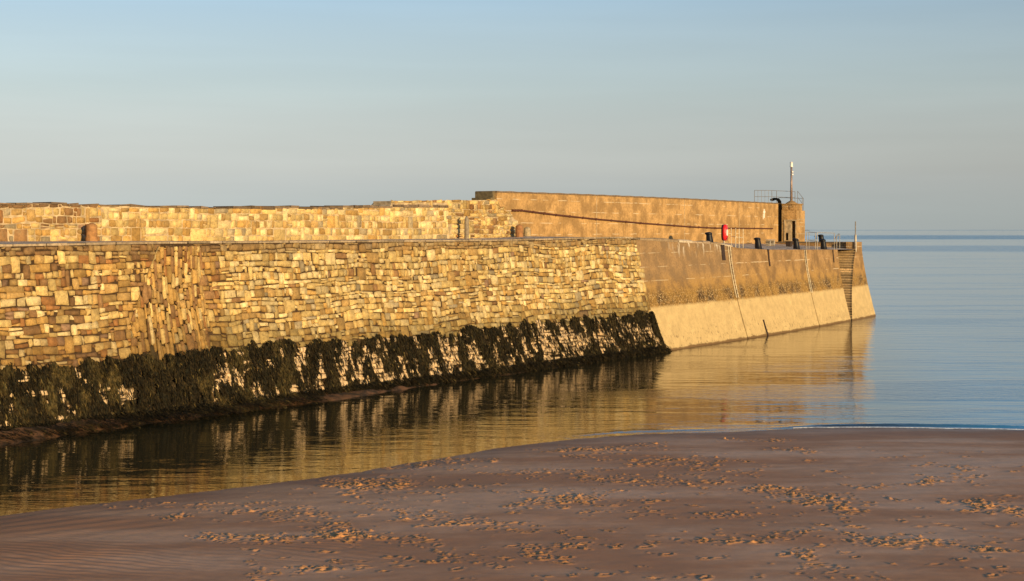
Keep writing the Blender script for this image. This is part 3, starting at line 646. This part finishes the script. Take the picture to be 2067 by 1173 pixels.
bl = [(1433, .9, 'black cast iron bollard by the pale kerb, left of the lifebuoy', 0, .93), (1531, .5, 'black cast iron bollard standing alone between the lifebuoy and the tower', 0, .93), (1608, .5, 'black cast iron bollard in front of the tower doorway', 0, .93),
      (1663, .5, 'black cast iron bollard at the quay edge inside the stair railing', 0, .93), (1659, 5.2, 'farthest black bollard standing beside the low end parapet', .12, 1.0)]
first = None
for px, inn, lab, dz, sc in bl:
    s = s_top(px, inn); q = topin(s, inn, lerp(H(s), Zback(s), inn/Wd(s))+dz)
    if first is None:
        first = thing('mooring_bollard', lab, 'bollard', tuple(q), 0, 'black mooring bollards on the quay'); bollard_parts(first); o = first
    else: o = copy_tree(first); o.location = tuple(q); o['label'] = lab
    o.scale = (sc,)*3
# old stone posts on the walk
def stone_post(px, d, h, r, lab, col, lean=0, capx=1.0):
    s = s_q(px); inn = Wd(s)-d; s = s_top(px, inn); q = topin(s, inn, Zback(s)-.03); rr = np.random.default_rng(int(px)); m = MB(); n = 12; V = []; hs = np.linspace(0, 1, 9)
    for t in hs:
        rt = r*(1.0-.12*t)*(1 if t < .85 else (1-((t-.85)/.15)**2*.75))
        for k in range(n):
            an = 2*math.pi*k/n; q2 = rt*(1+.14*(vn(k*.8, t*4, int(px) % 50)-.5)); V.append((q[0]+lean*t+q2*math.cos(an)*capx, q[1]+q2*math.sin(an), q[2]+h*t))
    f = [(i*n+k, i*n+(k+1) % n, (i+1)*n+(k+1) % n, (i+1)*n+k) for i in range(8) for k in range(n)]+[tuple(8*n+k for k in range(n))]
    m.add(V, f, col); o = m.build('stone_post', M['stone'], smooth=True); o.data.transform(Matrix.Translation(-Vector(q))); o.location = tuple(q)
    return tag(o, lab, 'stone post', 'old stone mooring posts on the walk')
stone_post(185, .75, .84, .27, 'leftmost stone post, rounded orange sandstone against the parapet', (.42, .22, .09))
stone_post(942, .85, 1.35, .14, 'tall thin grey post in front of the raised stone wall end', (.30, .26, .20))
stone_post(1048, .75, .80, .25, 'rounded orange sandstone post where stone wall meets concrete', (.36, .18, .08))
stone_post(1064, .6, .58, .24, 'short pale stone stump right of the orange post at the concrete wall', (.46, .38, .24))
# ------------------------------------------------------------------ lifebuoy
s = s_top(1461, 1.3); q = Vector(topin(s, 1.3, lerp(H(s), Zback(s), .2))); sc = FPX/q.y
zt, zb = CH+(HOR-453)/sc, CH+(HOR-486)/sc
root = thing('lifebuoy_station', 'red lifebuoy housing with pale panel, on a post at the quay edge', 'lifebuoy', tuple(q))
nrm = Vector((.93, -.37, 0)).normalized(); sid = Vector((-nrm.y, nrm.x, 0)); cz = (zt+zb)/2; R = (zt-zb)/2; n = 28
def disc(rx, rz_, t0, t1, bev=.04, dx=0.0, dzz=0.0):
    m = MB(); V = []; rings = [(t0, .0), (t0, 1-.02), (t0+bev, 1), (t1-bev, 1), (t1-.01, .9), (t1, .0)]
    for t, k in rings:
        for i in range(n):
            an = 2*math.pi*i/n; ca, sa = math.cos(an), math.sin(an); e = .7
            p = q*1; p = Vector((q.x, q.y, cz+dzz))+sid*(dx+rx*k*math.copysign(abs(ca)**e, ca))+nrm*t; p.z += rz_*k*math.copysign(abs(sa)**e, sa); V.append(p)
    m.add(V, [(i*n+k, i*n+(k+1) % n, (i+1)*n+(k+1) % n, (i+1)*n+k) for i in range(len(rings)-1) for k in range(n)]); return m
own(disc(R*.68, R, .0, .24, .08).build('housing', M['red'], smooth=True), root)
own(disc(R*.66, R*.97, -.10, -.003, .01).build('shade_plate', M['black']), root)  # added black plate stands for the shade on the housing's left side
own(disc(.24, .24, .235, .25, .004, dx=.06, dzz=0).build('instruction_panel', M['white']), root)
m = MB(); m.tube([(q.x, q.y, q.z-.02), (q.x, q.y, cz-R*.9)], .06, 8); own(m.build('post', M['rail']), root)
# ------------------------------------------------------------------ quay ladders and rails
def ladder(si, lab, cw=.16, zb=.1, up=0.0):
    root = thing('quay_ladder', lab, 'ladder', tuple(face(si, 0)), 0, 'steel ladders down the quay face')
    for d in (-cw, cw):
        m = MB(); m.tube([tuple(face(si+d, z, .05)) for z in np.linspace(zb, float(H(si))-.02, 14)], .035, 6); own(m.build('stringer', M['cream_rail']), root)
    for z in np.arange(zb+.2, float(H(si))-.1, .3):
        m = MB(); m.tube([tuple(face(si-cw, z, .05)), tuple(face(si+cw, z, .05))], .018, 5); own(m.build('rung', M['rust']), root)
ladder(ladS[0], 'steel ladder in the quay face below the four thin stanchions', .17, 2.9)
ladder(ladS[1], 'steel ladder in the quay face below the stair railing', .17, 2.7)
def onq(px, inn, dz=0): s = s_top(px, inn); return tuple(topin(s, inn, lerp(H(s), Zback(s), max(inn, 0)/Wd(s))+dz))
railing('hand_railing', 'thin cream stanchions at the ladder head right of the lifebuoy', [onq(1476, .9), onq(1485, .1), onq(1492, .1), onq(1500, .9)], M['cream_rail'], [1, 1, 1, 1], (.55,), 1.42, r=.028, cat='railing')
railing('hand_railing', 'pale railing left of the stairs, nearest the tower', [onq(1628, .5), onq(1633, 1.3), onq(1646, .3), onq(1650, -.0)], M['rail'], [1, 1, 1, 1], (1.0, .5), 1.38, r=.026, cat='railing')
railing('hand_railing', 'long pale railing between the ladder and the stairs', [onq(1651, .15), onq(1684, .15)], M['rail'], [0, 1], (1.0,), 1.40, r=.028, cat='railing')
railing('hand_railing', 'short pair of rail posts at the head of the steps', [onq(1689, .3), onq(1695, .7)], M['rail'], [1, 1], (.95,), 1.25, r=.026, cat='railing')
q = Vector(onq(1690, .6)); m = MB(); m.tube([q+Vector((-.25, 0, .85)), q+Vector((.05, 0, 1.2)), q+Vector((.1, 0, 1.32)), q+Vector((.22, 0, 1.30))], .035, 6); m.tube([q+Vector((-.05, 0, 0)), q+Vector((-.05, 0, 1.1))], .03, 6)
o = m.build('davit_arm', M['dark_rail']); tag(o, 'small bent dark lifting arm at the head of the steps', 'davit')
# tall marker pole
s = s_tp+.1; q = Vector(face(s, float(H(s))-.0, -.05)); sc = FPX/q.y; root = thing('marker_pole', 'tall pale pole standing at the corner of the stair slot', 'pole', tuple(q))
m = MB(); m.tube([(q.x, q.y, CH+(HOR-509)/sc), (q.x, q.y, CH+(HOR-474)/sc)], .10, 10); own(m.build('socket', M['rail']), root)
m = MB(); m.tube([(q.x, q.y, CH+(HOR-474)/sc), (q.x, q.y, CH+(HOR-447)/sc)], .05, 8); own(m.build('pole', M['dark_rail']), root)
# small clutter on the walk
def clut(px, inn, h, lab, name, cat, size, mat, bev=.03):
    p = Vector(onq(px, inn)); root = thing(name, lab, cat, tuple(p)); return root, p
root, p = clut(1555, 4.6, 0, 'low pale bench-like rack against the sea wall behind the second bollard', 'timber_rack', 'rack', None, None)
for k, d in enumerate((-.55, .55)): m = MB(); c = p+al*d; m.box((c.x, c.y, p.z+.22), (.12, .4, .46), rz=rzT, bev=.01); own(m.build('leg', M['rail']), root)
for k, z in enumerate((.12, .32, .5)): m = MB(); m.box((p.x, p.y, p.z+z), (1.9, .3, .06), rz=rzT, bev=.01); own(m.build('plank', M['rail' if k != 1 else 'timber']), root)
root, p = clut(1593, 3.6, 0, 'dark small fish box beside the tower doorway', 'fish_box', 'box', None, None)
m = MB(); m.box((p.x, p.y, p.z+.2), (.45, .45, .4), rz=rzT, bev=.03, taper=1.08); own(m.build('body', M['timber']), root); m = MB(); m.box((p.x, p.y, p.z+.42), (.54, .54, .05), rz=rzT, bev=.01); own(m.build('lid', M['black']), root)
# ------------------------------------------------------------------ seaweed
g = G('bladder_wrack'); o = g.tc.outputs['Object']; c = g.mix(1.0, g.attr(), g.mix(g.ramp(g.noise(o, 7, 4), .3, .7), (.5, .5, .5), (1.5, 1.4, 1.2)), 'MULTIPLY'); g.p(Base_Color=c, Roughness=.75); g.b.inputs['Specular IOR Level'].default_value = .12; M['weed'] = g.m
def strands(n, s0, s1, rr, out0=.03, zmax=None, mask=True, L=(.12, .38)):
    s = rr.uniform(s0, s1, n); z = rr.uniform(-.05, 1, n)*(weedtop(s) if zmax is None else zmax)+.1
    if mask:
        L_ = rr.uniform(*L, n); keep = ~(bare(s, z-.1) | bare(s, z-L_*.5) | bare(s, z-L_*.8)); keep |= rr.random(n) < .10
        keep &= (s < s_joint(z)+.3); s, z, L_ = s[keep], z[keep], L_[keep]
    else: L_ = rr.uniform(*L, n)
    n = len(s); wv = rr.uniform(.009, .026, n); dr = rr.normal(0, .06, n)+.02; ou = rr.uniform(.05, out0+.07, n); tw = rr.normal(0, .6, n)
    segs = 3; V = []; P = []
    for k in range(segs+1):
        t = k/segs; ww = wv*(1-.65*abs(t-.35)*1.4)*(1 if k < segs else .25)
        zz = z-L_*t; sc_ = s+dr*t+.02*np.sin(t*9+s*40)
        toe = np.clip((.35-zz)/.5, 0, 1)*.35
        buttress = sstep(S265-.9, S265+.5, sc_)*(1-sstep(S445-.6, S445+.7, sc_))*.24
        oo = ou*(.5+.9*np.sin(t*2.4+.3))+toe+buttress
        P.append(np.stack([face(sc_-ww, zz, oo+ww*tw), face(sc_+ww, zz, oo-ww*tw)], 1))
    P = np.stack(P, 1)      # n, seg, 2, 3
    V = P.reshape(-1, 3); f = []
    base = np.arange(n)[:, None]*(2*(segs+1))
    Q = np.concatenate([np.stack([base[:, 0]+2*k, base[:, 0]+2*k+1, base[:, 0]+2*k+3, base[:, 0]+2*k+2], 1) for k in range(segs)])
    br = rr.uniform(.4, 1.5, n)[:, None]; hue = rr.random(n)[:, None]
    c = (np.array([[.024, .017, .007]])*(1-hue)+np.array([[.011, .012, .007]])*hue)*br
    ol = (sstep(.45, .68, fbm(s*1.3, z*.8, 57, 3))*(1-sstep(S445, S445+9, s)*.8))[:, None]; c = c*(1+ol*1.4)+ol*np.array([[.022, .016, .003]])
    c = np.where(rr.random((n, 1)) < .022, np.array([[.11, .085, .03]]), c)
    return V, Q.tolist(), np.repeat(c, 2*(segs+1), 0)
mb = MB(); rr = np.random.default_rng(77)
for args in ((105000, 8, S_J+.5, rr), (12000, S_J-7, S_J+.5, rr)):
    V, Q, C = strands(*args); mb.add(V, Q, C)
V, Q, C = strands(3500, 8, s_at_px(620), rr, 1.3, .26, False, (.06, .16)); mb.add(V, Q, C)
V, Q, C = strands(14000, 8, S_J+.35, rr, .22, .35, False, (.1, .28)); mb.add(V, Q, C)
o = mb.build('seaweed', M['weed']); tag(o, 'black and olive bladder wrack hanging over the foot of the quay wall', 'seaweed', kind='stuff')
# sand and weed ledge at the wall foot
g = G('wet_brown_sand_ledge'); o = g.tc.outputs['Object']; n = g.noise(o, 1.1, 5, .6); c = g.mix(g.ramp(n, .42, .56), (.03, .02, .01), (.15, .075, .032)); g.p(Base_Color=c, Roughness=.6); g.bump(g.noise(o, 7, 5, .7), .8, .08)
mb = MB(); us = np.arange(2, S_J+1.5, .12); ts = np.linspace(0, 1, 14); UU, TT = np.meshgrid(us, ts)
wl = np.interp(UU, [0, S0, S265, s_at_px(620), s_at_px(900), S_J, S_J+1.5], [2.4, 2.0, 1.5, 1.5, .8, .6, .2])*(.65+.7*fbm(UU*.5, 0, 12, 3)); hl = np.interp(UU, [0, S0, S265, s_at_px(620), s_at_px(900), S_J], [.40, .32, .24, .22, .15, .10])
zz = hl*(1-TT**2.2)*1.0-.12*TT**2-.02; zz = zz+.34*(fbm(UU*1.1, TT*wl*1.6, 14, 5)-.5)*(1-TT*.5)
mb.grid(face(UU, 0*UU, TT*wl-.15)*[1, 1, 0]+np.stack([0*UU, 0*UU, zz], -1), None, np.stack([UU, TT], -1), flip=True)
tag(mb.build('sand_ledge', g.m, smooth=True), kind='structure')
# ------------------------------------------------------------------ beach
shp = [(-200, 1079), (0, 1043), (120, 1025), (250, 1010), (500, 983), (700, 955), (860, 930), (1000, 906), (1160, 886), (1280, 878), (1400, 873), (1650, 864), (1850, 865), (2067, 869), (2400, 874)]
sh = np.array([(wx(px, FPX*CH/(py-HOR)), FPX*CH/(py-HOR)) for px, py in shp])
def yshore(x): return .22*(fbm(np.asarray(x)*.55, 0, 19, 4)-.5)+np.interp(x, np.concatenate([[-200, -30], sh[:, 0], [60, 300]]), np.concatenate([[-40, 27], sh[:, 1], [52, 30]]))
def sand_h(x, y):
    d = yshore(x)-y+.5*(fbm(x*.25, y*.1, 6, 2)-.5)
    z = np.where(d > 0, .55*(1-np.exp(-d/14)), d*.09)
    z = z+.035*(fbm(x*.22, y*.35, 2, 3)-.5)*np.clip(d/2, 0, 1)
    return np.maximum(z, -3)
def ground(px, py):
    D = FPX*(CH-.25)/(py-HOR)
    for _ in range(6): D = FPX*(CH-float(sand_h(wx(px, D), D)))/(py-HOR)
    return wx(px, D), D
dx, dy = .04, .045
gx = np.concatenate([np.array([-400, -150, -70, -40, -30, -25]), np.arange(-21, 24, dx), np.array([27, 32, 45, 80, 160, 400])])
gy = np.concatenate([np.array([-300, -60, 0, 15, 22, 26, 28]), np.arange(29.5, 60.5, dy), np.array([64, 70, 80, 100])])
X, Y = np.meshgrid(gx, gy); Z = sand_h(X, Y)
d = yshore(X)-Y; inner = np.clip((d+2)/.8, 0, 1)
Z += inner*.016*(fbm(X*1.5, Y*2.2, 55, 3)-.5)
# wind and water ripples, near left
px = px_of(X, Y); py = HOR+FPX*(CH-Z)/np.maximum(Y, 1)
rip = np.exp(-((px-120)/240)**2-((py-1130)/32)**2)+.55*np.exp(-((px-640)/150)**2-((py-1112)/24)**2)
Z += rip*.011*np.sin((Y*3.6+X*1.7+2.2*fbm(X*.8, Y*.8, 3, 2))*5.2)
rid = np.exp(-((px-120)/260)**2-((py-1055)/28)**2); Z += rid*.006*np.sin((yshore(X)-Y)*6+1.5*fbm(X*.3, Y, 8, 2))
ix0, iy0 = 6, 7
rr = np.random.default_rng(101)
SUN_TINT = np.zeros_like(Z)
def stamp(x, y, r, fn):
    i0, i1 = int((x-r-gx[ix0])/dx)+ix0, int((x+r-gx[ix0])/dx)+ix0+2; j0, j1 = int((y-r-gy[iy0])/dy)+iy0, int((y+r-gy[iy0])/dy)+iy0+2
    if i0 < ix0 or j0 < iy0 or i1 > len(gx)-6 or j1 > len(gy)-4: return
    dz = fn(X[j0:j1, i0:i1]-x, Y[j0:j1, i0:i1]-y); Z[j0:j1, i0:i1] += dz; SUN_TINT[j0:j1, i0:i1] += np.clip(dz/.02, 0, 1)
def foot(x, y, an, sc=1.0, dep=.045):
    ca, sa = math.cos(an), math.sin(an); sd_ = rr.uniform(.6, 1.3)
    def fn(U, V):
        a = (U*ca+V*sa)/(.16*sc); b = (-U*sa+V*ca)/(.075*sc); q = a*a+b*b
        return -dep*np.exp(-q**1.5)+dep*1.0*sd_*np.exp(-((np.sqrt(q)-1.55)/.38)**2)*(.6+.4*np.sin(a*3+b*2))
    stamp(x, y, .5*sc, fn)
def lump(x, y, r, h):
    an = rr.uniform(0, 3.14); ca, sa = math.cos(an), math.sin(an); k = rr.uniform(.45, .9)
    def fn(U, V):
        a = (U*ca+V*sa)/r; b = (-U*sa+V*ca)/(r*k); q = a*a+b*b; return h*np.clip(1.25-q, 0, 1)*(1+.35*np.sin(a*5+b*4))
    stamp(x, y, r*2.4, fn)
trails = [([(640, 975), (760, 980), (1000, 985), (1160, 1003), (1330, 1008)], 70, 8), ([(1110, 912), (1240, 905), (1340, 897)], 60, 4), ([(1130, 915), (1300, 935), (1530, 958)], 90, 7), ([(1450, 888), (1620, 890)], 40, 2),
    ([(1560, 905), (1660, 916)], 26, 3), ([(1020, 1025), (1100, 1012), (1190, 1003)], 55, 5), ([(1530, 985), (1610, 992), (1660, 1015), (1730, 1035)], 90, 6), ([(330, 1048), (420, 1028), (600, 1025), (690, 1062), (720, 1085)], 80, 7),
    ([(400, 1082), (520, 1088), (640, 1075), (720, 1080), (860, 1090)], 80, 6), ([(1860, 975), (1930, 972), (2000, 960)], 24, 3), ([(1700, 1080), (1790, 1090), (1890, 1097)], 40, 5), ([(1640, 1105), (1630, 1128), (1700, 1158)], 26, 4),
    ([(1960, 1108), (2040, 1112)], 24, 3), ([(1950, 1028), (2020, 1018), (2060, 1040)], 34, 6), ([(690, 985), (840, 980)], 70, 9), ([(1270, 1020), (1500, 988), (1560, 985)], 34, 3), ([(1180, 1032), (1400, 1040), (1600, 1036)], 30, 5),
    ([(1060, 1110), (1250, 1100), (1500, 1085)], 30, 6), ([(1000, 950), (1250, 962), (1480, 972)], 110, 10), ([(1150, 968), (1400, 978)], 50, 5), ([(1400, 1090), (1520, 1095), (1640, 1070)], 34, 6), ([(860, 1060), (960, 1052), (1080, 1070)], 40, 7),
    ([(1780, 920), (1900, 940), (1960, 945)], 22, 4), ([(700, 1000), (830, 1040), (950, 1062)], 50, 9), ([(200, 1022), (350, 1018), (560, 1018)], 36, 3), ([(880, 1110), (960, 1130), (1100, 1120)], 30, 10), ([(500, 1166), (700, 1140), (900, 1130)], 34, 6), ([(1720, 985), (1850, 975), (1900, 965)], 24, 4)]
marks = []
for pl, cnt, sp in trails:
    for k in range(int(cnt*.95)):
        t = rr.random()*(len(pl)-1); i = int(t); f = t-i; cxp = lerp(pl[i][0], pl[i+1][0], f)+rr.normal(0, 10); cyp = lerp(pl[i][1], pl[i+1][1], f)+rr.normal(0, sp*.8); marks.append((cxp, cyp))
for k in range(400): marks.append((rr.uniform(500, 2100), rr.uniform(900, 1170)))
for (a, b_, sx, sy, cnt) in [(745, 977, 45, 7, 110), (840, 938, 60, 5, 90), (900, 928, 45, 4, 60), (1185, 908, 35, 3, 50), (545, 1040, 60, 8, 30), (700, 1078, 45, 6, 50), (1150, 1010, 40, 8, 50), (1660, 1010, 35, 8, 60), (1990, 1020, 40, 8, 34), (1835, 1093, 40, 5, 30), (480, 1088, 50, 4, 30), (1390, 930, 60, 5, 50)]:
    for k in range(cnt): marks.append((rr.normal(a, sx), rr.normal(b_, sy)))
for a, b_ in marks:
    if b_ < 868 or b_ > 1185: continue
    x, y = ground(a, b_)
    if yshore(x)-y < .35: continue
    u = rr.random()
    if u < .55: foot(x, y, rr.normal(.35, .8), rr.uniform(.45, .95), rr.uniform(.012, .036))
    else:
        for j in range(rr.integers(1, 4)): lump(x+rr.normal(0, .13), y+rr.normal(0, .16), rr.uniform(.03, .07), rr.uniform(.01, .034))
Vv = np.stack([X, Y, Z], -1)
me = bpy.data.meshes.new('sand'); nr, nc = X.shape
me.vertices.add(nr*nc); me.vertices.foreach_set('co', Vv.reshape(-1, 3).ravel())
i = np.arange(nr*nc).reshape(nr, nc); q = np.stack([i[:-1, :-1], i[:-1, 1:], i[1:, 1:], i[1:, :-1]], -1).reshape(-1, 4)
me.loops.add(len(q)*4); me.loops.foreach_set('vertex_index', q.ravel().astype(np.int32)); me.polygons.add(len(q)); me.polygons.foreach_set('loop_start', np.arange(0, len(q)*4, 4, dtype=np.int32))
me.polygons.foreach_set('use_smooth', np.ones(len(q), bool)); me.update(calc_edges=True)
at = me.attributes.new('sun_tint', 'FLOAT', 'POINT'); at.data.foreach_set('value', np.clip(SUN_TINT, 0, 1).ravel())
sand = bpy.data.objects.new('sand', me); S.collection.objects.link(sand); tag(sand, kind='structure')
g = G('damp_sand'); o = g.tc.outputs['Object']; x, y, z = g.sep(o)
n1 = g.noise(g.map(o, (.12, .35, 1)), 1.0, 5, .6); n2 = g.noise(o, 2.5, 5, .65)
c = g.mix(g.ramp(n1, .38, .62), (.72, .385, .19), (.52, .24, .105)); c = g.mix(g.ramp(n2, .3, .7, 0, .35), c, (.34, .18, .10))
c = g.mix(g.ramp(z, .16, .0, 0, .55), c, (.20, .12, .08))
dn = g.N.new('ShaderNodeAttribute'); dn.attribute_name = 'sun_tint'; c = g.mix(g.math('MULTIPLY', g.ramp(dn.outputs['Fac'], .15, .9), .6), c, (.74, .345, .105))  # sunlit highlights on the raised sand, put into its colour
c = g.mix(g.ramp(g.noise(o, 60, 2), .74, .78, 0, .5), c, (.4, .33, .25))
g.p(Base_Color=c, Roughness=g.ramp(n1, .35, .6, .42, .6)); g.b.inputs['Specular IOR Level'].default_value = .12
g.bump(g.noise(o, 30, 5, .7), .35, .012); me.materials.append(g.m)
# ------------------------------------------------------------------ sea
wxs = np.concatenate([-np.geomspace(20000, 45, 16), np.arange(-38, 46, .22), np.geomspace(50, 20000, 18)])
wys = np.concatenate([np.array([-20000, -2000, -100, 0, 20]), np.arange(30, 80, .16), np.geomspace(82, 30000, 60)])
X, Y = np.meshgrid(wxs, wys); dsh = Y-yshore(X)
amp = np.clip((300-Y)/200, 0, 1)*np.clip(dsh/3, 0, 1)
Zw = amp*.008*(fbm(X*.35+Y*.1, Y*.9, 71, 3)-.5)
# little wavelet folding on the sand at the right
env = sstep(9.5, 13, X)*(1-sstep(20.5, 24, X))+.3*sstep(1.5, 3.5, X)*(1-sstep(6, 9, X))
Zw += env*.085*np.exp(-((dsh-.75-.25*np.sin(X*.45))/.22)**2)
mb = MB(); mb.grid(np.stack([X, Y, Zw], -1)); sea = None
g = G('calm_sea'); o = g.tc.outputs['Object']; x, y, z = g.sep(o)
nA = g.noise(g.map(o, (.30, 1.0, 1)), .9, 4, .55, .4); nB = g.noise(g.map(o, (.5, 1.0, 1)), 4.5, 3, .5); nC = g.noise(g.map(o, (.05, .22, 1)), .5, 3)
nb = g.noise(g.map(o, (.0009, .0065, 1)), 1.0, 4, .6); yb = g.math('MULTIPLY', y, g.math('ADD', .8, g.math('MULTIPLY', g.noise(g.map(o, (.0015, .0015, 1)), 1.0, 3), .4)))
p1 = g.math('MULTIPLY', g.ramp(yb, 1050, 1200), g.ramp(yb, 2000, 1800)); p2 = g.math('MULTIPLY', g.math('MULTIPLY', g.ramp(yb, 480, 560), g.ramp(yb, 760, 700)), .6); p3 = g.ramp(y, 7000, 9000, 0, .7)
band = g.math('MAXIMUM', g.math('MAXIMUM', p1, p2), g.math('MAXIMUM', p3, g.ramp(nb, .52, .62, 0, .35)))
open_ = g.ramp(g.math('SUBTRACT', x, g.math('MULTIPLY', y, .2)), 2, 9)          # breeze bands, long and thin; open water has reflected sky put in its colour
far = g.ramp(y, 150, 500)
rb = g.math('ADD', .03, g.math('MULTIPLY', band, .10))
g.p(Base_Color=g.mix(open_, (.020, .022, .012), (.035, .24, .40)), Roughness=g.math('ADD', .02, g.math('MULTIPLY', g.math('MULTIPLY', far, band), .16)), IOR=g.math('SUBTRACT', g.math('ADD', 1.7, g.math('MULTIPLY', open_, .5)), g.math('MULTIPLY', g.math('MULTIPLY', band, far), .95)))
b2 = g.ramp(g.noise(g.map(o, (.02, .11, 1)), 1.0, 4, .6), .50, .60); nB2 = g.noise(g.map(o, (.6, 1.3, 1)), 2.6, 3, .6)
nA = g.math('ADD', nA, g.math('MULTIPLY', g.math('MULTIPLY', nB2, b2), g.ramp(x, -6, 16, .25, 1.0)))
h = g.math('ADD', g.math('MULTIPLY', nA, g.math('ADD', 1.0, g.math('MULTIPLY', open_, .9))), g.math('MULTIPLY', nB, g.math('ADD', .10, g.math('ADD', g.math('MULTIPLY', band, .25), g.math('MULTIPLY', g.math('MULTIPLY', band, far), 5.0)))))
pr = g.bump(h, 1.0, .028); M['sea'] = g.m
sea = mb.build('sea', g.m, smooth=True); tag(sea, kind='structure')
# foam along the wavelet
mb = MB(); rr = np.random.default_rng(5); xx = np.linspace(11, 21.5, 500)
for a in range(1):
    yy = yshore(xx)+.10+.12*(fbm(xx*1.5, 0, 3, 3)-.5); ww = .05+.22*np.clip(fbm(xx*2.2, 0, 9, 3)-.38, 0, 1)
    mb.grid(np.stack([np.stack([xx, yy, 0*xx+.012], -1), np.stack([xx, yy+ww*.5, 0*xx+.035], -1), np.stack([xx, yy+ww+.04, 0*xx+.012], -1)]))
o = mb.build('foam', simple('foam', (.7, .7, .7), .6, scale=9), smooth=True); tag(o, 'thin line of white foam where the sea laps the sand', 'foam', kind='stuff')
